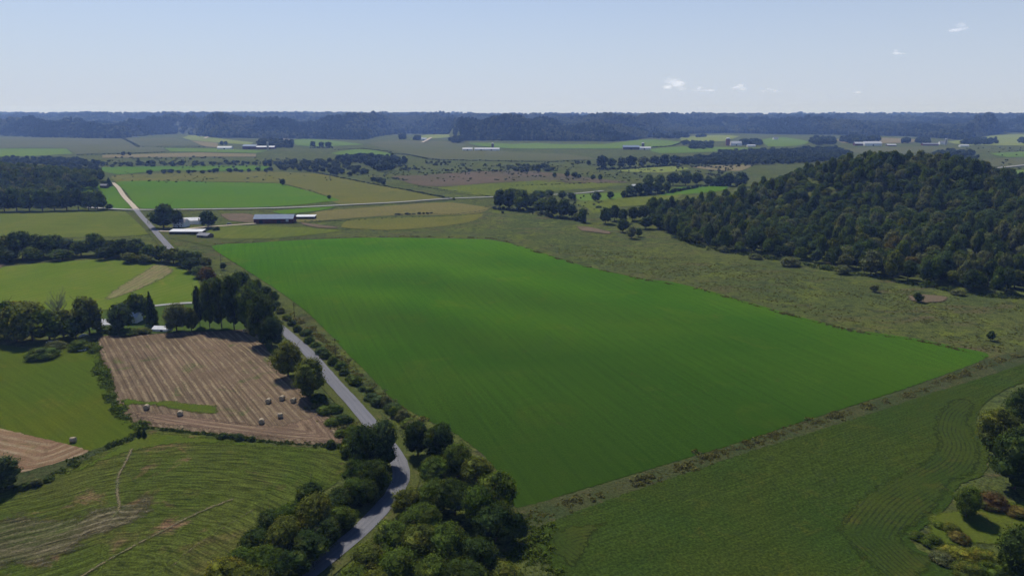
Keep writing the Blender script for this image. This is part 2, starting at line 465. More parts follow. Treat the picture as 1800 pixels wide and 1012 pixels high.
LAT = np.stack([GX.ravel(), GY.ravel()], -1)
WORLD_POLYS = {}
def sheet(name, pix, mat, layer=1, guide=None, gdir=None, fine=None, label=None, smooth_n=5, world=None, kind='structure', rough_edge=0.0, lift=0.0):
    if world is None:
        pp = spline(pix, True, smooth_n) if smooth_n > 1 else np.array(pix, float)
        W2 = np.array([G(a, b)[:2] for a, b in pp])
    else: W2 = np.asarray(world, float)
    # densify
    dn = []
    for i in range(len(W2)):
        a = W2[i]; b = W2[(i + 1) % len(W2)]
        dist = max(np.hypot(*a), 60); stp = dist * 0.015 if fine is None else fine
        if rough_edge: stp = min(stp, rough_edge * 2.0)
        k = max(1, int(np.hypot(*(b - a)) / stp))
        for j in range(k): dn.append(a + (b - a) * j / k)
    W2 = np.array(dn)
    if rough_edge:
        sc = rough_edge * 3
        W2 = W2 + np.stack([vnoise(W2[:, 0] / sc, W2[:, 1] / sc + 50) - .5, vnoise(W2[:, 0] / sc + 90, W2[:, 1] / sc) - .5], -1) * 2 * rough_edge
    WORLD_POLYS[name] = W2
    mn = W2.min(0); mx = W2.max(0)
    if fine:
        gx, gy = np.meshgrid(np.arange(mn[0], mx[0], fine), np.arange(mn[1], mx[1], fine)); cand = np.stack([gx.ravel(), gy.ravel()], -1)
    else:
        k = (LAT[:, 0] > mn[0]) & (LAT[:, 0] < mx[0]) & (LAT[:, 1] > mn[1]) & (LAT[:, 1] < mx[1]); cand = LAT[k]
    if len(cand):
        cand = cand[inside(cand[:, 0], cand[:, 1], W2)]
    if len(cand):
        # drop points hugging the edge
        keep = np.ones(len(cand), bool)
        for i0 in range(0, len(cand), 4000):
            c = cand[i0:i0 + 4000]
            dd = np.sqrt(((c[:, None, :] - W2[None, ::1, :]) ** 2).sum(-1)).min(1)
            keep[i0:i0 + 4000] = dd > (0.006 * np.hypot(c[:, 0], c[:, 1]) if fine is None else fine * 0.4)
        cand = cand[keep]
    n = len(W2)
    pts = [Vector(p) for p in W2] + [Vector(p) for p in cand]
    vo, eo, fo, *_ = delaunay_2d_cdt(pts, [(i, (i + 1) % n) for i in range(n)], [], 1, 1e-4)
    V = np.array([[v.x, v.y] for v in vo])
    # keep only faces inside
    fo = [f for f in fo]
    d = np.hypot(V[:, 0], V[:, 1])
    Z = terrain(V[:, 0], V[:, 1]) + (0.05 + 0.0004 * d) * layer + lift
    uv = None
    if guide is not None:
        gl = spline(guide, False, 8); gw = np.array([G(a, b)[:2] for a, b in gl])
        u, v = polydist(V, gw); uv = np.stack([u, v], -1)
    elif gdir is not None:
        a = G(*gdir[0])[:2]; b = G(*gdir[1])[:2]; t = (b - a) / np.linalg.norm(b - a)
        uv = np.stack([(V - a) @ np.array([-t[1], t[0]]), (V - a) @ t], -1)
    else: uv = V.copy()
    fa = np.array(fo) if all(len(f) == 3 for f in fo) else fo
    o = mesh_obj(name, np.column_stack([V, Z]), fa, mat, smooth=True, uv=uv)
    Wc = np.vstack([W2, W2[:1]]); ed = np.abs(polydist(V, Wc)[0]) if (mat.get('soft') or 0) else np.zeros(len(V))
    if mat.get('soft'):
        at = o.data.attributes.new("edge", 'FLOAT', 'POINT'); at.data.foreach_set("value", ed.astype(np.float32))
    # make sure it faces up
    if len(o.data.polygons) and o.data.polygons[0].normal.z < 0: o.data.flip_normals()
    tag(o, label, kind=kind)
    return o

# crop materials -----------------------------------------------------
g = {}
g['main'] = field_mat("bright_hay", (0.0160, 0.0342, 0.0045), (0.0220, 0.0399, 0.0056), (0.0274, 0.0399, 0.0068), 0.007, 0.03, 1.6, 0.25, rows=(6.0, 0.35, (0.0106, 0.0218, 0.0056), 0.8, 0.3), streak=(0.6, 0.012, 0.10), patch=[((0.0319, 0.0305, 0.0124), 0.045, 0.66, 0.80), ((0.0866, 0.0756, 0.0506), 0.9, 0.80, 0.84)], sheen=1.0, bump=0.10)
g['soy'] = field_mat("soybean_crop", (0.0310, 0.0530, 0.0090), (0.0388, 0.0551, 0.0090), (0.0592, 0.0668, 0.0110), 0.02, 0.10, 1.3, 0.65, patch=[((0.0330, 0.0477, 0.0140), 0.06, 0.62, 0.72)], rows=(1.5, 0.7, (0.020, 0.034, 0.008), 0.25, 0.1), streak=(0.8, 0.04, 0.16), bump=0.4)
g['soyrow'] = field_mat("soybean_rows", (0.0304, 0.0503, 0.0090), (0.0440, 0.0579, 0.0099), (0.0632, 0.0627, 0.0126), 0.03, 0.10, 1.6, 0.4, rows=(1.45, 1.3, (0.0168, 0.0228, 0.0099), 0.30, 0.1), bump=0.3, soft=3)
g['stubble'] = field_mat("stubble", (0.1310, 0.0938, 0.0601), (0.1018, 0.0745, 0.0475), (0.1697, 0.1275, 0.0776), 0.03, 0.12, 2.0, 0.35, rows=(3.4, 0.9, (0.2619, 0.2091, 0.1261), 0.9, 0.35), streak=(1.3, 0.014, 0.42), patch=[((0.0727, 0.0816, 0.0291), 0.07, 0.58, 0.70)], bump=0.2)
g['stubhead'] = field_mat("stubble_turning", (0.145, 0.098, 0.066), (0.115, 0.080, 0.052), (0.185, 0.132, 0.082), 0.03, 0.12, 2.0, 0.35, rows=(3.2, 0.8, (0.27, 0.205, 0.13), 0.9, 0.3), streak=(1.1, 0.06, 0.45), bump=0.2, soft=4)
g['pinkstub'] = field_mat("reddish_stubble", (0.160, 0.100, 0.058), (0.18, 0.120, 0.070), (0.11, 0.09, 0.04), 0.05, 0.12, 2.0, 0.3, rows=(4.0, 0.7, (0.30, 0.25, 0.16), 0.8, 0.0), streak=(0.9, 0.06, 0.25), bump=0.15)
g['hay1'] = field_mat("mown_hay", (0.053, 0.080, 0.008), (0.066, 0.082, 0.008), (0.097, 0.085, 0.013), 0.018, 0.04, 1.5, 0.22, rows=(5.0, 0.35, (0.034, 0.057, 0.008), 1.0, 0.1), streak=(0.684, 0.028, 0.128), bump=0.12)
g['windrow'] = field_mat("windrowed_hay", (0.048, 0.068, 0.011), (0.065, 0.074, 0.016), (0.096, 0.072, 0.028), 0.022, 0.035, 1.8, 0.6, rows=(3.3, 0.75, (0.019, 0.029, 0.008), 3.0, 0.35), streak=(1.080, 0.090, 0.550), patch=[((0.138, 0.085, 0.048), 0.045, 0.56, 0.70)], bump=0.25)  # dark row colour paints the furrow shadows between the swaths
g['hay2'] = field_mat("upper_hay", (0.0783, 0.1203, 0.0121), (0.0972, 0.1297, 0.0154), (0.1314, 0.1354, 0.0242), 0.015, 0.04, 1.3, 0.22, rows=(7.0, 0.3, (0.1908, 0.1833, 0.0550), 1.3, 0.3), streak=(0.529, 0.025, 0.106), bump=0.12)
g['windbrown'] = field_mat("windrowed_brown_hay", (0.0527, 0.0589, 0.0198), (0.0748, 0.0646, 0.0342), (0.0306, 0.0522, 0.0108), 0.05, 0.09, 1.8, 0.6, rows=(3.3, 1.0, (0.1700, 0.1472, 0.0900), 2.8, 0.2), streak=(0.9, 0.12, 0.6), bump=0.25, soft=14)
g['brownswath'] = field_mat("brown_swath", (0.150, 0.130, 0.060), (0.120, 0.130, 0.045), (0.105, 0.14, 0.035), 0.04, 0.10, 1.3, 0.3, rows=(4.0, 0.8, (0.23, 0.18, 0.10), 0.8, 0.0), streak=(0.6, 0.03, 0.3), bump=0.12, soft=5)
g['greenpatch'] = field_mat("regrown_grass", (0.055, 0.082, 0.011), (0.069, 0.086, 0.013), (0.103, 0.083, 0.025), 0.05, 0.15, 1.3, 0.3, bump=0.12, soft=2.5)
g['yellowcrop'] = field_mat("ripening_crop", (0.0950, 0.1125, 0.0185), (0.0802, 0.1035, 0.0172), (0.1195, 0.1242, 0.0224), 0.010, 0.03, 0.8, 0.25, streak=(0.2332, 0.0225, 0.1368), bump=0.2)
g['bright'] = field_mat("bright_far_crop", (0.0627, 0.1293, 0.0108), (0.0722, 0.1311, 0.0120), None, 0.008, 0.03, 0.8, 0.15, bump=0.1)
g['olive'] = field_mat("olive_grass", (0.096, 0.101, 0.023), (0.113, 0.109, 0.025), (0.076, 0.087, 0.020), 0.008, 0.03, 0.5, 0.3, bump=0.3)
g['tan'] = field_mat("tan_grass", (0.121, 0.110, 0.036), (0.132, 0.117, 0.041), (0.099, 0.101, 0.027), 0.010, 0.04, 0.5, 0.3, bump=0.3)
g['scrub'] = field_mat("reddish_scrub", (0.1025, 0.0779, 0.0500), (0.0820, 0.0722, 0.0420), (0.0574, 0.0665, 0.0280), 0.006, 0.03, 0.3, 0.35, bump=0.4)
g['fgreen'] = field_mat("far_green", (0.086, 0.139, 0.022), (0.099, 0.147, 0.024), None, 0.003, 0.02, 0.3, 0.15, bump=0.2)
g['fgrey'] = field_mat("far_grey_green", (0.078, 0.088, 0.036), (0.088, 0.092, 0.040), None, 0.003, 0.02, 0.3, 0.2, bump=0.2)
g['flight'] = field_mat("far_light_green", (0.140, 0.169, 0.038), (0.152, 0.176, 0.042), None, 0.003, 0.02, 0.3, 0.15, bump=0.2)
g['ftan'] = field_mat("far_tan", (0.165, 0.14, 0.07), (0.15, 0.13, 0.065), None, 0.003, 0.02, 0.3, 0.2, bump=0.2)
g['dirt'] = field_mat("bare_dirt", (0.1360, 0.0997, 0.0680), (0.1105, 0.0874, 0.0550), (0.0595, 0.0684, 0.0280), 0.05, 0.2, 1.5, 0.35, bump=0.1, soft=3)
g['verge'] = field_mat("dry_verge", (0.070, 0.076, 0.024), (0.058, 0.074, 0.018), (0.11, 0.092, 0.042), 0.05, 0.2, 1.5, 0.45, bump=0.2)
g['lawn'] = field_mat("lawn_grass", (0.045, 0.075, 0.016), (0.058, 0.082, 0.018), (0.034, 0.055, 0.014), 0.05, 0.15, 1.2, 0.4, bump=0.2)
g['bankweed'] = field_mat("weedy_bank", (0.056, 0.062, 0.024), (0.042, 0.056, 0.020), (0.095, 0.078, 0.042), 0.06, 0.2, 1.2, 0.6, bump=0.5)  # olive weeds with brown growth on the field banks

# near fields -----------------------------------------------------------
MAIN = [(372, 433), (440, 428), (520, 423), (620, 419), (700, 418.5), (790, 420), (860, 422), (905, 430), (960, 447), (1010, 463), (1070, 478), (1130, 490), (1180, 496), (1240, 510), (1300, 527), (1370, 547), (1430, 563), (1500, 580), (1560, 588), (1620, 597), (1680, 610), (1738, 627),
        (1600, 680), (1450, 728), (1300, 777), (1150, 822), (1010, 864), (908, 892), (890, 850), (850, 800), (800, 762), (745, 735), (697, 708), (655, 665), (612, 622), (575, 583), (535, 545), (480, 505), (425, 470)]
sheet("hay_field", MAIN, g['main'], 1, gdir=((995, 547), (1165, 650)), label=None, rough_edge=0.35, smooth_n=4)
SOY = [(1860, 612), (1800, 640), (1650, 688), (1500, 737), (1300, 800), (1100, 868), (1000, 905), (955, 925), (937, 945), (945, 970), (975, 1000), (1010, 1060), (1060, 1130), (1500, 1180), (2000, 1180), (1850, 1085), (1720, 1020), (1660, 985), (1615, 965), (1600, 945), (1640, 915), (1668, 888), (1685, 852), (1728, 835), (1738, 790), (1716, 740), (1735, 705), (1790, 675), (1860, 665)]
sheet("soybean_field", SOY, g['soy'], 1, gdir=((1300, 810), (1700, 680)), rough_edge=0.5, smooth_n=4, lift=0.05)
SG = [(1672, 700), (1642, 722), (1632, 750), (1640, 778), (1625, 802), (1588, 822), (1548, 843), (1512, 865), (1478, 900), (1462, 925), (1470, 944), (1487, 962), (1525, 1000), (1570, 1040)]
sheet("soybean_rows", SG + [(1640, 1010), (1655, 984), (1612, 966), (1597, 946), (1637, 914), (1664, 888), (1680, 852), (1722, 835), (1733, 790), (1711, 742), (1722, 712), (1700, 700)], g['soyrow'], 2, guide=SG, fine=1.1, smooth_n=4, lift=0.05)
SG2 = [(1075, 915), (1010, 918), (965, 930), (945, 946), (950, 965), (975, 985), (1010, 1010)]
sheet("soybean_rows", SG2 + [(1040, 975), (1050, 945)], g['soyrow'], 2, guide=SG2, fine=1.1, smooth_n=4, lift=0.05)
STUB = [(176, 592), (215, 589), (262, 588), (330, 584), (400, 582), (440, 580), (462, 603), (492, 645), (528, 682), (560, 715), (590, 748), (612, 782), (560, 783), (440, 771), (330, 757), (252, 746), (222, 733), (205, 700), (186, 650), (172, 612)]
sheet("stubble_field", STUB, g['stubble'], 1, gdir=((362, 588), (428, 652)), fine=3.0, rough_edge=0.6)
sheet("stubble_headland", [(612, 782), (560, 784), (440, 772), (330, 758), (252, 747), (215, 722), (300, 722), (400, 735), (470, 742), (520, 738), (548, 718), (520, 690), (545, 700), (590, 748)], g['stubhead'], 1.6, guide=[(528, 682), (560, 715), (590, 748), (607, 774), (585, 784), (500, 779), (440, 771), (330, 757), (240, 742)], fine=2.0)
sheet("grass_patch", [(206, 702), (232, 700), (262, 704), (305, 703), (345, 708), (385, 712), (389, 729), (350, 729), (310, 724), (268, 716), (232, 714), (216, 720)], g['greenpatch'], 2, fine=1.2)
sheet("hay_field", [(-120, 598), (0, 606), (60, 614), (120, 606), (165, 606), (176, 640), (188, 680), (205, 718), (232, 745), (245, 757), (205, 778), (160, 793), (60, 768), (0, 755), (-120, 730)], g['hay1'], 1, gdir=((60, 640), (200, 720)), rough_edge=0.4)
sheet("stubble_field", [(-120, 725), (0, 754), (60, 768), (156, 792), (110, 811), (60, 826), (30, 832), (0, 818), (-120, 800)], g['pinkstub'], 2, guide=[(-100, 800), (0, 822), (35, 832), (100, 818), (160, 793)], rough_edge=0.5)
sheet("grass_verge", [(0, 818), (30, 831), (110, 811), (160, 792), (205, 778), (245, 760), (262, 758), (200, 785), (140, 812), (70, 845), (30, 858), (-60, 860), (-100, 840)], g['bankweed'], 1.6, rough_edge=0.5)
WIN = [(-120, 892), (0, 868), (35, 858), (90, 836), (150, 808), (215, 778), (258, 757), (330, 763), (450, 778), (560, 788), (612, 789), (618, 825), (575, 860), (500, 905), (430, 950), (370, 1010), (330, 1060), (200, 1120), (-160, 1120)]
WG = [(-90, 868), (0, 862), (80, 845), (160, 822), (250, 806), (350, 800), (450, 804), (540, 818), (600, 838)]
sheet("windrow_field", WIN, g['windrow'], 1, guide=WG, fine=1.8, rough_edge=0.4)
sheet("windrow_patch", [(-120, 870), (0, 878), (60, 880), (130, 880), (220, 860), (300, 850), (330, 880), (280, 920), (200, 965), (130, 1005), (40, 1030), (-120, 1040)], g["windbrown"], 2.2, guide=WG, fine=1.8)
sheet("grass_headland", [(255, 760), (330, 764), (450, 779), (560, 789), (612, 790), (615, 806), (560, 800), (450, 790), (360, 783), (290, 786), (220, 800), (150, 828), (70, 858), (30, 866), (90, 840), (170, 803)], g['greenpatch'], 2, fine=2)
sheet("hay_field", [(-120, 478), (0, 470), (60, 464), (140, 458), (210, 456), (270, 464), (325, 474), (348, 494), (352, 516), (340, 532), (260, 540), (180, 545), (90, 548), (0, 548), (-120, 552)], g['hay2'], 1, gdir=((0, 520), (230, 465)), rough_edge=0.4)
sheet("brown_swath", [(268, 466), (300, 466), (312, 478), (290, 492), (255, 508), (215, 523), (180, 531), (176, 524), (210, 500), (240, 482)], g['brownswath'], 2, gdir=((185, 525), (285, 470)), fine=2)
sheet("stubble_field", [(-60, 471), (0, 462), (24, 461), (12, 468), (0, 474), (-60, 482)], g['dirt'], 2)
sheet("lawn", [(178, 548), (270, 540), (350, 533), (400, 545), (470, 590), (440, 580), (330, 583), (250, 588), (176, 590), (130, 575)], g['lawn'], 1.5)
sheet("dirt_patch", [(50, 598), (66, 592), (100, 600), (112, 612), (95, 628), (60, 622), (44, 610)], g['verge'], 2)
sheet("clearing", [(1625, 905), (1665, 893), (1720, 890), (1760, 880), (1830, 876), (1850, 930), (1780, 960), (1720, 962), (1660, 962), (1625, 940)], g['greenpatch'], 1.5, fine=2.5)
sheet("ditch_bank", [(1738, 630), (1800, 615), (1860, 600), (1860, 612), (1800, 640), (1650, 688), (1500, 737), (1300, 800), (1100, 868), (1000, 905), (955, 925), (930, 925), (908, 893), (1010, 866), (1150, 824), (1300, 779), (1450, 730), (1600, 682)], g['bankweed'], 0.8, smooth_n=3)
sheet("dirt_patch", [(1592, 520), (1625, 517), (1672, 523), (1666, 532), (1625, 534), (1596, 529)], g['dirt'], 2, fine=2.5)
sheet("dirt_patch", [(1010, 398), (1035, 399), (1050, 402), (1078, 409), (1072, 413), (1040, 409), (1018, 406)], g['dirt'], 2, fine=2.5)
# mid fields
sheet("yellow_field", [(-150, 376), (0, 376), (110, 372), (218, 373), (235, 385), (250, 400), (262, 412), (210, 416), (100, 418), (-150, 424)], g['yellowcrop'], 1, gdir=((0, 380), (200, 376)))
sheet("pasture", [(262, 412), (250, 400), (233, 383), (222, 374), (240, 376), (262, 398), (300, 408), (380, 420), (440, 420), (372, 433), (330, 425)], g['verge'], 1)
sheet("green_field", [(132, 335), (172, 325), (198, 326), (210, 341), (222, 354), (231, 366), (190, 367), (186, 352), (150, 341)], g['bright'], 1)
sheet("green_field", [(204, 321), (250, 318.5), (340, 320), (450, 322), (492, 323.5), (530, 333), (565, 343), (597, 352), (575, 355), (520, 361), (450, 365), (310, 367), (252, 367), (238, 361), (228, 346), (218, 334)], g['bright'], 1, gdir=((250, 340), (550, 345)), smooth_n=3)
sheet("olive_field", [(196, 309), (290, 305), (450, 302), (560, 306), (640, 320), (760, 345), (780, 350), (700, 355), (600, 360), (530, 332), (492, 322), (340, 319), (204, 320)], g['olive'], 0.7, smooth_n=3)
sheet("green_field", [(176, 295), (300, 293), (450, 292), (475, 294), (470, 299), (380, 301), (290, 300), (212, 307), (185, 303)], g['bright'], 1, smooth_n=3)
sheet("dry_field", [(505, 392), (560, 372), (620, 367), (700, 361), (790, 356), (860, 366), (845, 374), (800, 378), (690, 379), (600, 385)], g['tan'], 0.8, smooth_n=3)
sheet("green_field", [(480, 372), (540, 366), (590, 364), (560, 371), (500, 377)], g['bright'], 1.2, smooth_n=3)
sheet("green_field", [(382, 396), (430, 397), (480, 398), (560, 402), (600, 406), (560, 412), (470, 420), (380, 419), (365, 408)], g['yellowcrop'], 1, smooth_n=3)
sheet("dirt_patch", [(525, 391), (545, 393), (590, 399), (600, 402), (560, 402), (530, 396)], g['dirt'], 2, smooth_n=3, fine=2.5)
sheet("dirt_patch", [(385, 377), (430, 375), (455, 380), (450, 392), (400, 388)], g['dirt'], 1, smooth_n=3, fine=2.5)
sheet("olive_field", [(610, 388), (690, 383), (800, 381), (850, 376), (830, 390), (760, 400), (680, 405), (600, 400)], g['olive'], 1, smooth_n=3)
sheet("scrub_field", [(688, 311), (740, 309), (820, 303), (900, 300), (980, 305), (1060, 316), (1105, 321), (1010, 324), (940, 319), (860, 322), (790, 328), (735, 326)], g['scrub'], 1, smooth_n=3)
sheet("yellow_field", [(770, 331), (830, 325), (900, 321), (960, 317), (1040, 321), (1105, 324), (1060, 330), (980, 336), (900, 343), (850, 345), (800, 338)], g['yellowcrop'], 1, smooth_n=3)
sheet("green_field", [(1083, 301), (1130, 296), (1182, 293), (1212, 297), (1167, 304), (1120, 303)], g['flight'], 1, smooth_n=3)
sheet("dry_field", [(1212, 294), (1270, 291), (1322, 291), (1300, 301), (1250, 299)], g['ftan'], 1, smooth_n=3)
sheet("green_field", [(1185, 331), (1240, 327), (1280, 327), (1275, 335), (1205, 342), (1160, 344)], g['bright'], 1, smooth_n=3)
sheet("green_field", [(1010, 343), (1060, 340), (1100, 340), (1092, 350), (1020, 353)], g['fgreen'], 1, smooth_n=3)
sheet("yellow_field", [(1007, 356), (1060, 350), (1125, 345), (1200, 341), (1190, 349), (1130, 361), (1080, 365), (1045, 376), (1032, 366)], g['yellowcrop'], 1, smooth_n=3)
# far valley
sheet("far_field", [(-120, 244), (0, 242), (125, 241), (212, 241.5), (228, 251), (240, 258), (288, 260), (288, 267), (135, 271.5), (118, 261), (-120, 262)], g['fgrey'], 1, smooth_n=1)
sheet("far_field", [(-120, 262), (0, 262), (117, 262), (128, 271), (60, 275), (-120, 278)], g['fgreen'], 1, smooth_n=1)
sheet("far_field", [(216, 242), (300, 243), (333, 248), (360, 257), (246, 257)], g['fgrey'], 1, smooth_n=1)
sheet("far_field", [(335, 248), (382, 252), (384, 260), (362, 258.5)], g['ftan'], 1.2, smooth_n=1)
sheet("far_field", [(320, 242), (345, 237), (392, 245), (445, 251), (440, 255), (390, 252), (336, 247)], g['flight'], 1, smooth_n=2)
sheet("far_field", [(288, 261), (382, 262), (470, 266), (450, 270), (300, 267.5)], g['fgreen'], 1.4, smooth_n=1)
sheet("far_field", [(180, 273), (350, 269), (450, 271), (450, 276), (180, 278)], g['ftan'], 1, smooth_n=1)
sheet("far_field", [(450, 247), (505, 244), (512, 249), (480, 253)], g['ftan'], 1, smooth_n=2)
sheet("far_field", [(512, 247), (550, 245), (605, 250), (640, 255), (560, 258), (522, 256)], g['fgreen'], 1, smooth_n=2)
sheet("far_field", [(582, 270), (625, 263), (660, 265), (687, 271), (690, 274), (625, 276)], g['fgreen'], 1, smooth_n=2)
sheet("far_field", [(645, 252), (700, 247), (780, 249), (820, 254), (840, 262), (900, 268), (1000, 272), (1050, 280), (900, 283), (770, 280), (720, 272), (690, 265)], g['fgrey'], 0.8, smooth_n=2)
sheet("far_field", [(720, 246), (748, 238), (790, 236.5), (808, 238), (780, 243)], g['flight'], 1, smooth_n=2)
sheet("far_field", [(824, 252), (875, 252), (900, 254), (945, 252), (975, 254), (1062, 254), (1080, 252), (1120, 247), (1150, 246), (1195, 250), (1188, 255), (1125, 262), (975, 262), (900, 262), (840, 257)], g['fgreen'], 1.2, smooth_n=2)
sheet("far_field", [(1195, 242), (1260, 238), (1300, 240), (1270, 249), (1200, 249)], g['flight'], 1, smooth_n=2)
sheet("far_field", [(1140, 263), (1200, 258), (1300, 260), (1350, 262), (1240, 268), (1160, 270)], g['fgreen'], 1, smooth_n=2)
sheet("far_field", [(1340, 246), (1378, 242), (1425, 250), (1400, 257), (1350, 258)], g['fgreen'], 1, smooth_n=2)
sheet("far_field", [(1470, 245), (1557, 243), (1612, 246), (1600, 252), (1480, 252)], g['ftan'], 1, smooth_n=2)
sheet("far_field", [(1664, 250), (1728, 243), (1745, 238), (1840, 238), (1900, 256), (1700, 256)], g['flight'], 1, smooth_n=2)
sheet("far_field", [(1480, 262), (1600, 258), (1700, 262), (1660, 268), (1520, 272)], g['fgrey'], 1, smooth_n=2)
sheet("far_field", [(1690, 283), (1850, 276), (1850, 289), (1710, 294)], g['fgrey'], 1, smooth_n=2)
sheet("far_field", [(1722, 303), (1850, 298), (1850, 304), (1735, 307)], g['fgreen'], 1, smooth_n=2)
sheet("far_field", [(1735, 309), (1850, 306), (1850, 313), (1760, 313)], g['ftan'], 1, smooth_n=2)
sheet("far_field", [(1740, 270), (1850, 266), (1850, 275), (1770, 277)], g['fgreen'], 1, smooth_n=2)

# ------------------------------------------------------------------ roads and tracks
def ribbon(name, pix, width, mat, layer=3, label=None, uvw=True, shoulder=None, world=None):
    if world is None:
        gl = spline(pix, False, 10); W = np.array([G(a, b)[:2] for a, b in gl])
    else: W = np.array(world, float)
    seg = np.r_[0, np.cumsum(np.hypot(*np.diff(W, axis=0).T))]
    step = max(1.5, 0.008 * np.hypot(*W.mean(0)))
    n = max(8, int(seg[-1] / step)); s = np.linspace(0, seg[-1], n)
    W = np.column_stack([np.interp(s, seg, W[:, 0]), np.interp(s, seg, W[:, 1])])
    for _ in range(3): W[1:-1] = (W[:-2] + 2 * W[1:-1] + W[2:]) / 4
    t = np.gradient(W, axis=0); t /= np.linalg.norm(t, axis=1)[:, None]; nn = np.column_stack([-t[:, 1], t[:, 0]])
    K = 5; V = []; UVs = []
    for j in range(K):
        o = (j / (K - 1) - .5) * width
        wob = (vnoise(s / 3.0 + j * 10, s * 0 + 5) - .5) * (0.35 if j in (0, K - 1) else 0)
        p = W + nn * (o + wob)[:, None] if np.ndim(wob) else W + nn * o
        d = np.hypot(p[:, 0], p[:, 1])
        z = terrain(p[:, 0], p[:, 1]) + (0.05 + 0.0004 * d) * layer
        V.append(np.column_stack([p, z])); UVs.append(np.column_stack([np.full(n, o), s]))
    V = np.stack(V, 1).reshape(-1, 3); UVs = np.stack(UVs, 1).reshape(-1, 2)
    id_ = np.arange(n * K).reshape(n, K)
    f = np.stack([id_[:-1, :-1], id_[:-1, 1:], id_[1:, 1:], id_[1:, :-1]], -1).reshape(-1, 4)
    o = mesh_obj(name, V, f, mat, smooth=True, uv=UVs)
    at = o.data.attributes.new('edge', 'FLOAT', 'POINT'); at.data.foreach_set('value', (width / 2 - np.abs(UVs[:, 0])).astype(np.float32))
    if o.data.polygons[0].normal.z < 0: o.data.flip_normals()
    tag(o, label, kind='structure')
    return W
def road_mat(name, c, edge, soft=0.0):
    m, nt, out = new_mat(name)
    uvn = N(nt, "ShaderNodeUVMap"); uvn.uv_map = "rows"; tc = N(nt, "ShaderNodeTexCoord")
    mp = N(nt, "ShaderNodeMapping"); L(nt, uvn.outputs[0], mp.inputs[0]); mp.inputs["Scale"].default_value = (1.1, 0.02, 1)
    st = remap(nt, noise(nt, mp.outputs[0], 1.0, 3, 0.6), 0.3, 0.7, 0.84, 1.16)
    fn = noise(nt, tc.outputs["Object"], 2.5, 5, 0.8)
    f = mathn(nt, 'MULTIPLY', st, remap(nt, fn, 0.3, 0.7, 0.8, 1.2))
    c3 = N(nt, "ShaderNodeCombineColor")
    for i in range(3): L(nt, f, c3.inputs[i])
    col = mixc(nt, remap(nt, noise(nt, tc.outputs["Object"], 0.15, 4, 0.6), 0.55, 0.7), c, edge)
    col = mixc(nt, 1.0, col, c3.outputs[0], 'MULTIPLY')
    p = principled(nt, out if not soft else None, col, 0.85, 0.1, fn, 0, 0, 0.02)
    if soft: soften(nt, out, p, tc.outputs['Object'], soft)
    return m
M_ROAD = road_mat("weathered_asphalt", (0.130, 0.130, 0.142), (0.115, 0.115, 0.125))
M_GRAV = road_mat("gravel", (0.36, 0.30, 0.22), (0.30, 0.25, 0.18))
M_TRK = road_mat("worn_track", (0.115, 0.098, 0.045), (0.06, 0.075, 0.02), 1.1)
M_PALE = road_mat("pale_asphalt", (0.26, 0.255, 0.25), (0.22, 0.22, 0.22))
ROAD = [(238, 369), (248, 381), (262, 396), (276, 412), (296, 434), (322, 458), (352, 480), (384, 500), (428, 530), (470, 560), (505, 588), (545, 624), (590, 676), (630, 720), (668, 766), (695, 800), (707, 830), (703, 852), (690, 874), (655, 912), (620, 946), (590, 970), (545, 1006), (480, 1050), (400, 1100)]
ribbon("grass_verge", ROAD, 13.0, g['verge'], 2)
RW = ribbon("road", ROAD, 5.9, M_ROAD, 3.2)
ribbon("road", [(150, 366), (200, 369), (240, 370.5), (300, 370), (380, 369), (450, 368), (520, 366), (600, 362), (700, 357), (780, 351), (860, 348), (940, 345), (1010, 342), (1060, 337)], 7.0, M_PALE, 3.4)
ribbon("gravel_track", [(198, 323), (208, 331), (215, 342), (222, 351), (232, 361), (240, 370)], 6.5, M_GRAV, 3)
ribbon("gravel_track", [(268, 405), (300, 409), (330, 403), (380, 399), (420, 396), (450, 394)], 6.0, M_GRAV, 2.6)
ribbon("farm_track", [(345, 399), (400, 394), (450, 392), (500, 393), (560, 390), (620, 386)], 3.0, g['verge'], 2.6)
ribbon("gravel_track", [(270, 539), (300, 536), (345, 533), (385, 536), (420, 548), (452, 556)], 4.0, M_PALE, 3.0)
ribbon("pale_track", [(410, 878), (370, 893), (330, 911), (285, 935), (240, 958), (190, 985), (140, 1016), (90, 1050)], 2.2, M_TRK, 3.0)
ribbon("pale_track", [(450, 895), (420, 912), (380, 938), (330, 970), (300, 1000)], 1.5, M_TRK, 3.0)
ribbon("pale_track", [(232, 790), (222, 812), (208, 838), (206, 868), (212, 895), (196, 912)], 2.4, M_TRK, 3.0)
ribbon("pale_track", [(1730, 299), (1760, 296), (1800, 292), (1860, 287)], 11.0, M_PALE, 3.0)
ribbon("pale_track", [(742, 252), (752, 247), (758, 243)], 14.0, M_GRAV, 3.0)
ribbon("pale_track", [(360, 245), (367, 241), (371, 238.5)], 14.0, M_GRAV, 3.0)

# ------------------------------------------------------------------ tree prototypes
def ico(sub=1):
    b = bmesh.new(); bmesh.ops.create_icosphere(b, subdivisions=sub, radius=1.0)
    v = np.array([x.co[:] for x in b.verts]); f = np.array([[q.index for q in x.verts] for x in b.faces]); b.free()
    return v, f
ICO1, ICO2 = ico(1), ico(2)

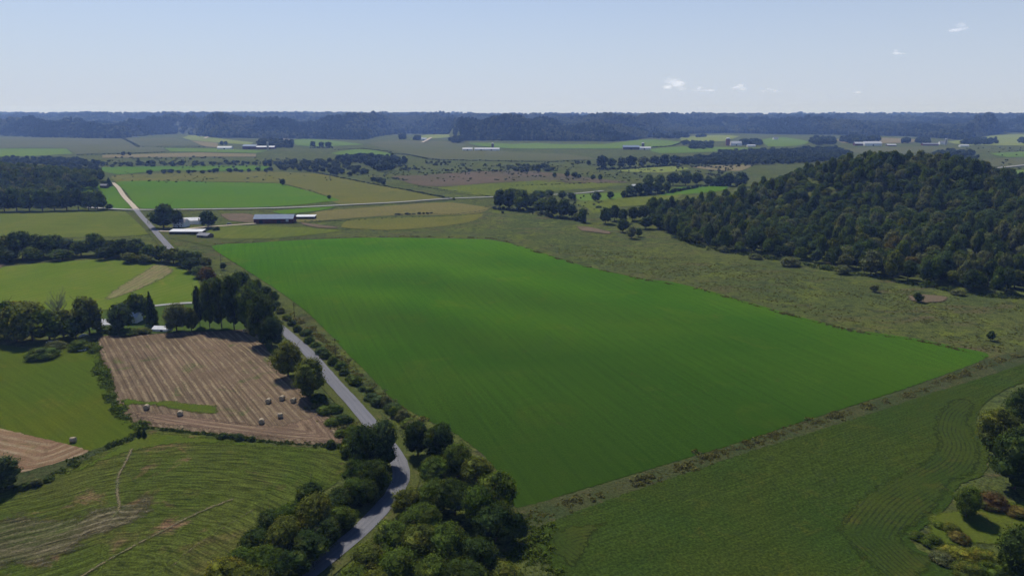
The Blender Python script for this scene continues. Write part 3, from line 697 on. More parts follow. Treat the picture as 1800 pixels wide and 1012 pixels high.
def lobes_for(shape, r, n):
    out = []
    if shape in ('round', 'spread', 'tall'):
        rx = {'round': .30, 'spread': .33, 'tall': .27}[shape]; z0 = {'round': .22, 'spread': .30, 'tall': .2}[shape]
        for i in range(n):
            t = (i + r.random()) / n
            z = z0 + (0.86 - z0) * t
            prof = math.sin(math.pi * min(1, (t * .8 + .16))) ** .6
            a = i * 2.399 + r.random() * .9; rr = rx * prof * (0.55 + 0.45 * r.random())
            s = (.085 + .12 * r.random()) * (0.75 + .5 * prof)
            out.append((rr * math.cos(a), rr * math.sin(a), z, s))
        out.append((0, 0, .52, .25)); out.append((0, 0, .72, .2))
    elif shape == 'shrub':
        for i in range(n):
            a = i * 2.399 + r.random(); t = r.random()
            rr = .34 * math.sqrt(t); z = .18 + .5 * (1 - t) * (0.6 + .4 * r.random())
            out.append((rr * math.cos(a), rr * math.sin(a), z, .15 + .09 * r.random()))
        out.append((0, 0, .3, .3))
    elif shape == 'conifer':
        for i in range(n):
            t = i / (n - 1); z = .1 + .84 * t; rr = .36 * (1 - t) + .01
            a = i * 2.399
            out.append((rr * math.cos(a), rr * math.sin(a), z, .16 * (1 - t) + .05))
        for k in range(6): out.append((0, 0, .12 + .14 * k, .30 * (1 - k / 6.5)))
    return out

def crown_mesh(name, shape, seed, nleaf, leaf, nl=18, core=0.82, sub=1):
    r = random.Random(seed); q = np.random.default_rng(seed)
    lb = np.array(lobes_for(shape, r, nl))
    zs = 0.62 if shape != 'conifer' else 1.0
    V = []; Fq = []; off = 0
    iv, if_ = ICO1 if sub == 1 else ICO2
    ZN = 0.8
    # leaves
    area = lb[:, 3] ** 2; cnt = (nleaf * area / area.sum()).astype(int)
    P = []; NN = []
    for (x, y, z, s), c in zip(lb, cnt):
        d = q.normal(size=(c, 3)); d /= np.linalg.norm(d, axis=1)[:, None]
        d[:, 2] = np.where(d[:, 2] < -.35, -d[:, 2] * .6, d[:, 2])
        rr = s * (0.84 + .42 * q.random(c) ** 1.7 + 0.14 * np.sin(d[:, 0] * 9 + x * 40) * np.sin(d[:, 1] * 8 + y * 30))
        p = np.array([x, y, z]) + d * rr[:, None] * np.array([1, 1, ZN])
        # reject points deep inside other lobes
        dd = np.sqrt((((p[:, None, :] - lb[None, :, :3]) / np.array([1, 1, ZN])) ** 2).sum(-1)) / lb[None, :, 3]
        k = (dd < 0.78).sum(1) == 0
        P.append(p[k]); NN.append(d[k])
    P = np.vstack(P); NN = np.vstack(NN); n = len(P)
    nr_ = NN + q.normal(size=(n, 3)) * (.5 if nleaf > 5000 else .28); nr_ /= np.linalg.norm(nr_, axis=1)[:, None]
    up = q.normal(size=(n, 3)); t1 = np.cross(nr_, up); t1 /= np.linalg.norm(t1, axis=1)[:, None]; t2 = np.cross(nr_, t1)
    sz = leaf * (0.6 + .8 * q.random(n))[:, None]; s2 = sz * (0.55 + .45 * q.random(n))[:, None]
    # each clump: bent quad as 2 triangles-ish irregular quad
    a = P - t1 * sz - t2 * s2 * .3; b = P + t1 * sz * .2 - t2 * s2; c = P + t1 * sz + t2 * s2 * .2; d = P - t1 * sz * .3 + t2 * s2
    V = np.stack([a, b, c, d], 1).reshape(-1, 3)
    Fq = np.arange(n * 4).reshape(n, 4)
    faces = [tuple(f) for f in Fq]
    cv = []; cf = []; off = len(V)
    for (x, y, z, s) in lb:
        dv = iv * s * core * (0.85 + .3 * q.random((len(iv), 1)))
        dv = dv * np.array([1, 1, ZN]) + np.array([x, y, z])
        cv.append(dv); cf += [tuple(int(i) + off for i in f) for f in if_]; off += len(iv)
    V = np.vstack([V] + cv)
    m = bpy.data.meshes.new(name)
    m.from_pydata(V.tolist(), [], faces + cf); m.update()
    return m

def tube(V, Fc, a, b, r0, r1, k=6):
    a = np.array(a, float); b = np.array(b, float); d = b - a; d /= np.linalg.norm(d)
    u = np.cross(d, [0.3, 0.2, 1.0] if abs(d[2]) < .9 else [1, 0, 0]); u /= np.linalg.norm(u); w_ = np.cross(d, u)
    o = len(V)
    for p, r in ((a, r0), (b, r1)):
        for i in range(k):
            t = 2 * math.pi * i / k; V.append(tuple(p + (u * math.cos(t) + w_ * math.sin(t)) * r))
    for i in range(k): Fc.append((o + i, o + (i + 1) % k, o + k + (i + 1) % k, o + k + i))
    Fc.append(tuple(o + k + i for i in range(k)))
def trunk_mesh(name, seed, bare=False):
    r = random.Random(seed); V = []; Fc = []
    tube(V, Fc, (0, 0, -.04), (0, 0, .22), .028, .02, 7); tube(V, Fc, (0, 0, .22), (.01, .01, .6), .02, .010, 6)
    nb = 34 if bare else 8
    for i in range(nb):
        a = i * 2.399 + r.random(); z = .2 + .45 * r.random(); l = (.2 + .22 * r.random()) * (1.1 if bare else 1)
        e = (l * math.cos(a), l * math.sin(a), z + l * (.7 + .5 * r.random()))
        tube(V, Fc, (0, 0, z), e, .009, .003, 4)
        if bare:
            for k in range(7):
                s = .35 + .6 * r.random(); m_ = tuple(s * q for q in (e[0], e[1])) + (z + (e[2] - z) * s,)
                ee = (m_[0] + r.uniform(-.12, .12), m_[1] + r.uniform(-.12, .12), m_[2] + r.uniform(.04, .16))
                tube(V, Fc, m_, ee, .0035, .0015, 3)
    m = bpy.data.meshes.new(name); m.from_pydata(V, [], Fc); m.update()
    m.materials.append(M_PALEBARK if bare else M_BARK)
    return m

PROTO = {}
for sh, nv in (('round', 6), ('spread', 3), ('tall', 3), ('shrub', 4), ('conifer', 2)):
    for lod, nleaf, leaf, nl in (('near', 8500, .017, 40), ('mid', 1800, .038, 24), ('far', 420, .075, 12)):
        if sh == 'conifer': nleaf = int(nleaf * .8); nl = 30
        PROTO[(sh, lod)] = [crown_mesh("crown", sh, 100 * i + len(sh) + nleaf, nleaf, leaf, nl) for i in range(nv)]
        for m in PROTO[(sh, lod)]: m.materials.append(M_HILL if lod == 'mid' else (M_FAR if lod == 'far' else T['mid']))
TRUNKS = [trunk_mesh("trunk", i) for i in range(3)]
BARE = trunk_mesh("trunk", 50, True)

COUNT = {'n': 0}
ALLTREES = []
def tree_at(p, W, H, shape, tint, label, cat='tree', group=None, name=None, rz=None, parts=True):
    d = math.hypot(p[0], p[1])
    lod = 'near' if d < 430 else ('mid' if d < 1500 else 'far')
    vs = PROTO[(shape, lod)]
    me = random.choice(vs)
    if name is None: name = {'conifer': 'conifer_tree', 'shrub': 'shrub'}.get(shape, 'tree')
    rz = random.uniform(0, 6.28) if rz is None else rz
    mat = T.get(tint) if tint in T else me.materials[0]
    def crown(parent=None):
        o = bpy.data.objects.new("crown" if parent else name, me)
        COL.objects.link(o)
        if parent: o.parent = parent
        o.material_slots[0].link = 'OBJECT'; o.material_slots[0].material = mat
        return o
    ax = random.uniform(.84, 1.16)
    if parts and shape != 'shrub' and d < 1500:
        e = empty(name, p, rz); e.scale = (W * ax, W / ax, H)
        t = bpy.data.objects.new("trunk", random.choice(TRUNKS)); COL.objects.link(t); t.parent = e
        c = crown(e)
        root = e
    else:
        root = crown(); root.location = p; root.rotation_euler = (0, 0, rz); root.scale = (W, W, H)
    tag(root, label, cat, group)
    COUNT['n'] += 1; ALLTREES.append(root)
    return root
def tree(px, py, wpx, hpx, shape='round', tint='mid', label=None, group=None, cat=None, **k):
    p = G(px, py); m = mpp(p)
    dep = math.atan2(HC - p[2], math.hypot(p[0], p[1]))
    W = wpx * m * 1.12; H = max(hpx * m / math.cos(dep) - 0.3 * W * math.tan(dep), W * .45) * 1.04
    if cat is None: cat = 'shrub' if shape == 'shrub' else 'tree'
    p[2] -= 0.05
    return tree_at(p, W, H, shape, tint, label, cat, group, **k)

ORD = ['first', 'second', 'third', 'fourth', 'fifth', 'sixth', 'seventh', 'eighth', 'ninth', 'tenth', 'eleventh', 'twelfth', 'thirteenth', 'fourteenth', 'fifteenth', 'sixteenth', 'seventeenth', 'eighteenth', 'nineteenth', 'twentieth',
       'twenty-first', 'twenty-second', 'twenty-third', 'twenty-fourth', 'twenty-fifth', 'twenty-sixth', 'twenty-seventh', 'twenty-eighth', 'twenty-ninth', 'thirtieth'] 
TN = {'fard': 'dark hazy', 'farm': 'hazy green', 'farl': 'pale hazy', 'dark': 'dark green', 'mid': 'green', 'olive': 'olive green', 'yellow': 'yellow-green', 'blue': 'blue-green', 'grey': 'grey-green', 'red': 'red-brown', 'orange': 'orange-tinged'}
def row(items, place, group, noun='tree', frm='left'):
    """items: (px,py,w,h,shape,tint). labelled in order of px (or py) """
    key = (lambda t: t[0]) if frm == 'left' else (lambda t: -t[1])
    it = sorted(items, key=key)
    for i, t in enumerate(it):
        tint = t[5]
        lab = f"{TN.get(tint, 'green')} {noun}, {ORD[i]} from the {frm if frm == 'left' else 'near end'} {place}"
        tree(t[0], t[1], t[2], t[3], t[4], tint, lab, group)

# --- right of the road, lower centre wood
row([(735, 800, 50, 66, 'tall', 'dark'), (772, 812, 62, 74, 'round', 'dark'), (805, 838, 60, 66, 'round', 'mid'), (765, 850, 60, 52, 'spread', 'mid'), (838, 862, 62, 64, 'round', 'olive'), (875, 905, 74, 82, 'round', 'mid'),
     (845, 925, 70, 78, 'round', 'mid'), (800, 905, 66, 70, 'spread', 'dark'), (765, 895, 60, 56, 'round', 'mid'), (715, 905, 56, 52, 'round', 'olive'), (740, 940, 70, 60, 'spread', 'mid'), (872, 950, 74, 70, 'spread', 'dark')],
    "in the wood right of the road bend", "trees right of the road bend")
row([(690, 972, 76, 62, 'round', 'mid'), (740, 985, 78, 68, 'round', 'olive'), (790, 990, 76, 74, 'spread', 'mid'), (838, 1002, 76, 66, 'round', 'dark'), (650, 1000, 70, 52, 'round', 'olive'), (700, 1028, 84, 70, 'round', 'mid'), (760, 1035, 80, 64, 'round', 'mid'), (625, 1035, 66, 46, 'spread', 'mid'), (815, 1048, 80, 70, 'spread', 'dark'), (660, 1062, 80, 64, 'round', 'olive'), (590, 1060, 60, 40, 'round', 'mid')],
    "in the bottom wood right of the road", "trees at the bottom right of the road")
tree(882, 1020, 66, 46, 'shrub', 'olive', "olive-gold tall shrub at the bottom edge beside the soybean field", name='shrub')
# --- left of the road, lower
row([(642, 830, 66, 92, 'tall', 'dark'), (674, 822, 64, 88, 'round', 'blue'), (628, 850, 50, 50, 'round', 'mid'), (658, 864, 58, 62, 'round', 'dark'), (625, 885, 54, 52, 'round', 'mid'), (648, 884, 46, 46, 'round', 'dark'), (668, 838, 40, 50, 'tall', 'dark')],
    "in the clump hiding the left road edge", "trees in the clump by the road bend")
row([(598, 905, 54, 52, 'spread', 'dark'), (600, 930, 54, 46, 'round', 'mid'), (575, 955, 60, 52, 'round', 'dark'), (545, 985, 66, 56, 'spread', 'dark'), (510, 1020, 70, 60, 'round', 'dark'), (548, 905, 62, 64, 'round', 'dark'), (555, 940, 70, 76, 'round', 'olive'), (516, 938, 60, 60, 'spread', 'mid'), (480, 940, 60, 52, 'round', 'dark'), (500, 975, 74, 72, 'round', 'olive'), (455, 985, 66, 62, 'round', 'dark'), (428, 1012, 64, 58, 'round', 'mid'), (470, 1020, 76, 68, 'spread', 'mid'), (400, 1045, 76, 72, 'round', 'yellow'), (440, 1062, 80, 72, 'spread', 'olive'), (360, 1062, 70, 56, 'round', 'mid')],
    "in the wood left of the shaded road", "trees left of the shaded road")
# --- along road by stubble field
tree(507, 662, 58, 66, 'round', 'olive', "olive tree between the stubble field corner and the road, farther of the two roadside trees")
tree(546, 698, 62, 74, 'round', 'olive', "olive tree leaning over the road beside the round bales, nearer of the two roadside trees")
row([(352, 574, 20, 76, 'tall', 'dark'), (369, 577, 26, 88, 'tall', 'mid'), (390, 577, 36, 92, 'round', 'dark'), (412, 580, 44, 100, 'round', 'dark'), (438, 584, 44, 84, 'round', 'mid'), (462, 604, 50, 90, 'round', 'dark'), (478, 612, 42, 60, 'round', 'dark'), (425, 545, 46, 70, 'round', 'dark'), (446, 550, 40, 60, 'round', 'mid'), (468, 560, 40, 48, 'round', 'dark')],
    "in the tall grove above the stubble field", "tall grove trees above the stubble field")
tree(366, 502, 34, 34, 'round', 'red', "red-brown tree left of the road bend below the hedgerow")
tree(374, 508, 26, 22, 'round', 'mid', "small green tree at the foot of the red-brown tree")
tree(393, 474, 12, 13, 'round', 'dark', "small dark tree alone at the left edge of the big green field")
# --- homestead trees
row([(8, 592, 52, 66, 'round', 'mid'), (30, 600, 60, 66, 'round', 'olive'), (58, 600, 62, 68, 'round', 'olive'), (88, 600, 60, 62, 'round', 'mid'), (45, 575, 60, 52, 'spread', 'yellow'), (112, 592, 50, 52, 'round', 'olive'), (-25, 590, 60, 66, 'round', 'mid'), (18, 570, 44, 44, 'round', 'olive')],
    "in the grove at the left edge", "grove trees at the left edge")
tree(158, 588, 54, 70, 'round', 'olive', "olive tree just left of the white roofed house")
tree(134, 596, 40, 44, 'round', 'dark', "dark tree at the lower right end of the left grove")
tree(217, 582, 46, 54, 'round', 'blue', "round dark blue-green tree in front of the white house")
tree(243, 562, 46, 52, 'round', 'mid', "green tree behind the house beside the dark conifer")
tree(268, 570, 24, 60, 'conifer', 'dark', "pointed dark conifer right of the white house")
tree(311, 583, 44, 54, 'round', 'grey', "thin grey-green tree in the yard right of the conifer")
tree(337, 582, 26, 44, 'tall', 'olive', "narrow olive tree at the left end of the tall grove")
p = G(107, 575); mm = mpp(p)
e = empty("bare_tree", p, 0.4); e.scale = (42 * mm, 42 * mm, 66 * mm)
o = bpy.data.objects.new("trunk", BARE); COL.objects.link(o); o.parent = e
tag(e, "leafless grey tree rising behind the left grove", "tree")
tree(76, 629, 50, 24, 'shrub', 'mid', "large rounded shrub standing alone in the left hayfield")
tree(98, 612, 34, 20, 'shrub', 'grey', "grey-green shrub just above the large lone shrub")
tree(140, 614, 34, 24, 'shrub', 'mid', "shrub left of the stubble field corner")
tree(152, 600, 26, 14, 'shrub', 'grey', "small shrub behind the one at the stubble field corner")
row([(188, 584, 30, 16, 'shrub', 'mid'), (205, 585, 26, 16, 'shrub', 'mid'), (228, 588, 30, 15, 'shrub', 'mid'), (250, 586, 28, 14, 'shrub', 'olive'), (180, 575, 22, 18, 'shrub', 'mid')],
    "in the garden hedge below the white house", "garden hedge shrubs", 'shrub')
# --- small shrubs along stubble bottom edge
row([(391, 769, 18, 13, 'shrub', 'dark'), (421, 772, 17, 15, 'shrub', 'blue'), (443, 774, 13, 12, 'shrub', 'dark'), (582, 786, 17, 20, 'shrub', 'dark')],
    "on the stubble field's lower edge", "shrubs on the stubble field edge", 'shrub')
row([(610, 800, 26, 30, 'shrub', 'mid'), (600, 765, 22, 16, 'shrub', 'mid'), (585, 745, 26, 16, 'shrub', 'mid'), (570, 725, 28, 18, 'shrub', 'mid'), (612, 778, 20, 16, 'shrub', 'dark'), (632, 792, 40, 42, 'shrub', 'dark'), (622, 768, 34, 30, 'shrub', 'mid'), (603, 742, 30, 20, 'shrub', 'dark'), (588, 722, 26, 18, 'shrub', 'mid'), (560, 706, 30, 22, 'shrub', 'dark')],
    "between the stubble field and the road", "shrubs between stubble field and road", 'shrub')
tree(8, 858, 60, 62, 'round', 'blue', "dark rounded tree cut by the left edge of the photo")
tree(-30, 860, 60, 55, 'round', 'dark', "dark tree behind the one cut by the left edge")
row([(45, 858, 20, 16, 'shrub', 'dark'), (65, 853, 18, 20, 'shrub', 'grey'), (85, 845, 18, 12, 'shrub', 'dark'), (245, 768, 8, 16, 'conifer', 'dark'), (254, 768, 8, 18, 'conifer', 'dark')],
    "on the weedy bank between the lower left fields", "bushes on the lower left bank", 'bush')
# --- shrubs along right side of road
r_ = random.Random(5)
it = []
for i in range(26):
    t = i / 25.0
    X = 478 + (728 - 478) * t; Y = 528 + (752 - 528) * t ** 1.02 + 14 * math.sin(t * 3.1)
    s = 17 + 11 * t
    if 0.62 < t < 0.72: s *= .6
    it.append((X + r_.uniform(-4, 4) - 2, Y + r_.uniform(-2, 4), s * r_.uniform(.8, 1.25), s * r_.uniform(.65, 1.0), 'shrub', r_.choice(['mid', 'dark', 'blue', 'mid', 'grey'])))
row(it, "in the roadside line by the big green field", "shrubs lining the road by the big green field", 'shrub')
row([(452, 515, 26, 26, 'round', 'dark'), (468, 525, 24, 24, 'round', 'dark'), (430, 505, 26, 24, 'round', 'dark'), (415, 495, 18, 16, 'round', 'mid'), (482, 532, 20, 22, 'round', 'mid')],
    "at the far end of the roadside line", "far trees of the roadside line")
# --- hedgerow left middle
it = []
for X, Y, W_, H_ in [(-30, 455, 50, 44), (8, 456, 44, 44), (40, 454, 44, 50), (68, 452, 46, 44), (95, 450, 40, 40), (120, 449, 34, 30), (143, 450, 34, 30), (170, 448, 40, 40), (196, 449, 36, 30), (216, 452, 32, 34), (240, 456, 40, 40), (262, 458, 34, 30), (284, 460, 36, 30), (305, 463, 36, 30), (326, 468, 36, 30), (340, 478, 34, 28), (352, 488, 28, 24), (185, 456, 34, 24), (60, 458, 40, 26), (15, 461, 44, 26), (110, 457, 40, 22), (255, 463, 30, 18), (230, 462, 34, 20), (362, 470, 26, 20), (345, 460, 28, 20)]:
    it.append((X, Y, W_, H_, 'round', r_.choice(['mid', 'dark', 'mid', 'dark', 'olive'])))
row(it, "in the hedgerow above the upper left hayfield", "hedgerow trees above the upper left hayfield")
# --- right foreground
tree(1748, 800, 66, 88, 'round', 'olive', "round tree with yellowing top at the soybean field's right edge")
tree(1790, 752, 58, 76, 'round', 'dark', "dark tree behind the yellow-topped one at the right edge")
tree(1782, 858, 96, 118, 'round', 'dark', "large dark tree at the right edge below the yellow-topped one")
tree(1830, 850, 90, 110, 'round', 'dark', "dark tree partly cut by the right edge of the photo")
tree(1698, 908, 52, 60, 'round', 'mid', "rounded green tree standing alone at the clearing's left side")
tree(1742, 888, 50, 34, 'shrub', 'red', "wide red-brown bush behind the lone clearing tree")
tree(1790, 1020, 92, 108, 'round', 'dark', "dark tree in the bottom right corner below the clearing")
tree(1815, 985, 60, 70, 'round', 'mid', "green tree cut by the right edge beside the clearing")
row([(1638, 957, 34, 26, 'shrub', 'mid'), (1612, 945, 26, 18, 'shrub', 'mid'), (1650, 925, 22, 12, 'shrub', 'mid'), (1672, 932, 30, 14, 'shrub', 'olive'), (1685, 948, 34, 12, 'shrub', 'orange'), (1690, 985, 50, 34, 'shrub', 'yellow'), (1725, 985, 46, 30, 'shrub', 'yellow'), (1655, 985, 40, 24, 'shrub', 'grey'), (1700, 1010, 50, 34, 'shrub', 'olive'), (1740, 1015, 50, 40, 'shrub', 'mid'), (1790, 905, 40, 14, 'shrub', 'orange'), (1670, 975, 40, 20, 'shrub', 'yellow'), (1795, 940, 30, 18, 'shrub', 'orange'), (1755, 995, 36, 28, 'shrub', 'olive')],
    "around the bottom right clearing", "shrubs around the clearing", 'shrub')
# --- meadow bushes
tree(1741, 598, 15, 18, 'round', 'dark', "small dark tree alone in the meadow near the right edge")
tree(1480, 481, 26, 22, 'shrub', 'grey', "bushy small tree standing in front of the wooded hill")
tree(1387, 467, 32, 22, 'shrub', 'grey', "wide bush against the wooded hill's dark foot")
tree(1613, 531, 16, 18, 'round', 'dark', "small dark tree beside the bare dirt patch")
tree(1536, 513, 16, 14, 'round', 'grey', "thin grey bush in the meadow left of the dirt patch")
tree(1683, 518, 22, 14, 'shrub', 'grey', "low bush in the meadow right of the dirt patch")
tree(1110, 419, 20, 22, 'round', 'grey', "light grey-green tree in front of the hill's left end")
tree(1122, 416, 14, 16, 'round', 'mid', "small tree touching the light tree at the hill's left end")
tree(1272, 443, 18, 16, 'shrub', 'grey', "pale bush below the wooded hill's left end")
tree(1328, 455, 22, 14, 'shrub', 'grey', "low bush at the edge of the hill's shadow")
# --- farmstead trees
tree(288, 401, 46, 44, 'round', 'dark', "largest round tree in the farmstead beside the road")
tree(313, 398, 24, 30, 'round', 'dark', "tree between the largest farmstead tree and the white house")
tree(366, 401, 32, 32, 'round', 'dark', "round tree right of the farmstead's white shed")
tree(380, 405, 14, 10, 'shrub', 'dark', "bush right of the farmstead's small shed", )
tree(497, 326, 10, 12, 'round', 'dark', "small tree at the far corner of the bright green field")
tree(579, 350, 8, 8, 'round', 'dark', "tiny tree at the right corner of the bright green field")
tree(192, 327, 10, 16, 'conifer', 'dark', "small pointed tree at the top of the gravel track")
tree(184, 327, 14, 10, 'round', 'dark', "small tree left of the pointed tree by the gravel track")
# --- left wood fringe (foot of the far left wood)
it = []
for X, Y, W_, H_ in [(-20, 372, 34, 40), (8, 372, 32, 38), (30, 371, 32, 42), (52, 371, 32, 40), (75, 371, 32, 40), (96, 370, 30, 36), (118, 370, 32, 38), (138, 369, 30, 40), (156, 369, 26, 34), (172, 369, 26, 36), (182, 368, 16, 26), (192, 368, 12, 10), (128, 348, 30, 30), (145, 332, 26, 20), (165, 331, 20, 18)]:
    it.append((X, Y, W_, H_, 'round', r_.choice(['dark', 'dark', 'mid'])))
row(it, "along the foot of the left wood", "trees along the foot of the left wood")
# --- middle clumps
row([(878, 366, 24, 34, 'round', 'dark'), (895, 368, 30, 36, 'round', 'dark'), (915, 370, 34, 38, 'round', 'mid'), (937, 368, 26, 30, 'round', 'mid'), (902, 352, 26, 22, 'round', 'mid'), (945, 350, 26, 16, 'round', 'mid')],
    "in the left clump beyond the meadow", "trees in the left clump beyond the meadow")
row([(953, 374, 30, 26, 'round', 'mid'), (970, 380, 30, 34, 'round', 'dark'), (990, 383, 30, 34, 'round', 'dark'), (1005, 384, 22, 26, 'round', 'dark'), (965, 346, 22, 14, 'round', 'mid'), (988, 350, 20, 16, 'round', 'mid'), (1005, 352, 18, 14, 'round', 'dark')],
    "in the right clump beyond the meadow", "trees in the right clump beyond the meadow")
tree(1024, 391, 18, 26, 'tall', 'mid', "narrow tree standing right of the two middle clumps")
tree(1013, 388, 14, 14, 'round', 'olive', "small tree at the foot of the narrow middle tree")
tree(1047, 354, 17, 18, 'round', 'dark', "left one of two lone round trees in the green pasture")
tree(1073, 350, 13, 14, 'round', 'dark', "right one of two lone round trees in the green pasture")
tree(1052, 366, 12, 6, 'shrub', 'dark', "low bush below the two lone pasture trees")
row([(1096, 347, 11, 12, 'round', 'dark'), (1107, 345, 18, 20, 'round', 'mid'), (1122, 344, 20, 24, 'round', 'dark'), (1138, 343, 22, 26, 'round', 'dark'), (1155, 341, 22, 24, 'round', 'dark'), (1172, 339, 20, 20, 'round', 'dark'), (1140, 328, 22, 22, 'round', 'mid'), (1160, 326, 22, 20, 'round', 'mid'), (1183, 326, 24, 24, 'round', 'dark'), (1205, 326, 26, 26, 'round', 'mid'), (1225, 325, 24, 22, 'round', 'dark'), (1245, 326, 18, 16, 'round', 'dark'), (1262, 327, 22, 18, 'round', 'dark'), (1280, 327, 24, 24, 'round', 'dark'), (1300, 328, 26, 26, 'round', 'dark')],
    "in the tree belt behind the pasture", "tree belt behind the pasture")
row([(1064, 393, 26, 30, 'round', 'dark'), (1080, 388, 22, 30, 'round', 'dark'), (1095, 392, 20, 26, 'tall', 'dark'), (1112, 388, 22, 26, 'round', 'dark'), (1130, 386, 24, 26, 'round', 'dark'), (1146, 376, 22, 28, 'round', 'mid'), (1095, 408, 22, 24, 'round', 'dark'), (1135, 402, 24, 22, 'round', 'dark'), (1158, 402, 24, 26, 'round', 'dark'), (1160, 385, 24, 26, 'round', 'mid'), (1180, 390, 26, 26, 'round', 'mid'), (1175, 408, 24, 24, 'round', 'dark')],
    "at the hill wood's low left end", "trees at the left end of the hill wood")
# far valley lone trees and groves
row([(1034, 291, 9, 10, 'round', 'farm'), (1057, 298, 22, 26, 'round', 'fard'), (1075, 297, 18, 20, 'round', 'dark'), (1092, 296, 20, 20, 'round', 'farm'), (1110, 295, 22, 22, 'round', 'fard'), (1130, 294, 22, 20, 'round', 'farl'), (1150, 293, 20, 20, 'round', 'farm'), (1168, 292, 22, 20, 'round', 'fard'), (1187, 290, 22, 18, 'round', 'dark')],
    "in the creek-side row beyond the scrub", "creek-side trees beyond the scrub")
row([(975, 311, 10, 8, 'round', 'dark'), (997, 312, 10, 12, 'round', 'dark'), (1010, 313, 12, 11, 'round', 'dark'), (1018, 314, 9, 9, 'round', 'dark'), (1042, 316, 9, 8, 'round', 'dark'), (1055, 318, 9, 12, 'round', 'dark')],
    "in the reddish scrub", "small trees in the reddish scrub")
row([(550, 260, 13, 12, 'round', 'fard'), (565, 260, 11, 11, 'round', 'farm'), (577, 260, 14, 11, 'round', 'fard')],
    "of the three round far valley clumps", "three round clumps in the far valley")
row([(390, 256, 8, 8, 'round', 'fard'), (397, 256, 7, 8, 'round', 'fard')], "behind the far left white barn", "pair of trees behind the far left barn")
row([(217, 275, 8, 9, 'round', 'farl'), (228, 274, 7, 7, 'round', 'farm')], "of the two on the far tan strip", "two trees on the far tan strip")

# ------------------------------------------------------------------ wooded hill (individual crowns in front, the rest as one woodland)
HILLP = [(1175, 412), (1200, 424), (1240, 434), (1300, 445), (1370, 455), (1450, 468), (1520, 482), (1600, 497), (1700, 514), (1800, 524), (1900, 540)]
def in_hill_wood(x, y):
    fl = np.array([G(a, b)[:2] for a, b in HILLP])
    o = np.argsort(fl[:, 0]); f = np.interp(x, fl[o, 0], fl[o, 1])
    back = np.interp(x, [150, 200, 280, 340, 420, 560, 700, 900], [850, 860, 880, 960, 1010, 1040, 1020, 980])
    return (y > f) & (y < back) & (x > 158) & (x < 900)
pts = []
gx, gy = np.meshgrid(np.arange(150, 900, 12.0), np.arange(440, 1060, 12.0))
jx = gx + rng.uniform(-4, 4, gx.shape) + (np.arange(gx.shape[0])[:, None] % 2) * 4.5; jy = gy + rng.uniform(-4, 4, gx.shape)
jx = jx.ravel(); jy = jy.ravel(); k = in_hill_wood(jx, jy); jx = jx[k]; jy = jy[k]
# keep the view wedge plus a margin
k = (np.abs(jx / jy) < 0.86); jx = jx[k]; jy = jy[k]
k = ~inside(jx, jy, WORLD_POLYS.get('none', np.array([[0, 0], [1, 0], [0, 1]])))
jz = terrain(jx, jy)
order = np.argsort(np.hypot(jx, jy) + 0)
frame = [i for i in order if project(jx[i], jy[i], jz[i] + 8)[0] < 1830]
indiv = set(frame[:150])
HT = {'dark': "dark green tree behind the front row of the right-hand wooded hill", 'mid': "mid green tree behind the front row of the right-hand wooded hill",
      'olive': "olive tree behind the front row of the right-hand wooded hill", 'blue': "blue-green tree behind the front row of the right-hand wooded hill",
      'grey': "grey-green tree behind the front row of the right-hand wooded hill", 'orange': "orange-tinged autumn tree behind the front row of the right-hand wooded hill"}
rest = []; front = []
for i in order:
    if i in indiv and all(abs(jx[i] - jx[j]) > 9 for j in front) and 1170 < project(jx[i], jy[i], jz[i])[0] < 1815: front.append(i)
front = sorted(front, key=lambda i: project(jx[i], jy[i], jz[i])[0])[:30]
for i in order:
    s = 9.5 + 8.5 * random.random() ** 1.3; h = (9 + 12 * random.random()) * float(0.72 + 0.45 * sstep(.3, .7, vnoise(jx[i] / 45, jy[i] / 45)))
    if i in indiv:
        tint = random.choices(['dark', 'mid', 'olive', 'blue', 'grey', 'orange'], [3, 4, 2, 2.6, 2.4, .3])[0]
        lab = HT[tint] if i not in front else f"{TN[tint]} tree, {ORD[front.index(i)]} from the left in the wooded hill's front row"
        tree_at((jx[i], jy[i], jz[i] - .3), s, h, random.choice(['round', 'round', 'tall', 'spread']), tint, lab, 'tree', "trees at the front of the wooded hill")
    else:
        rest.append((jx[i], jy[i], jz[i] - .3, s, h))

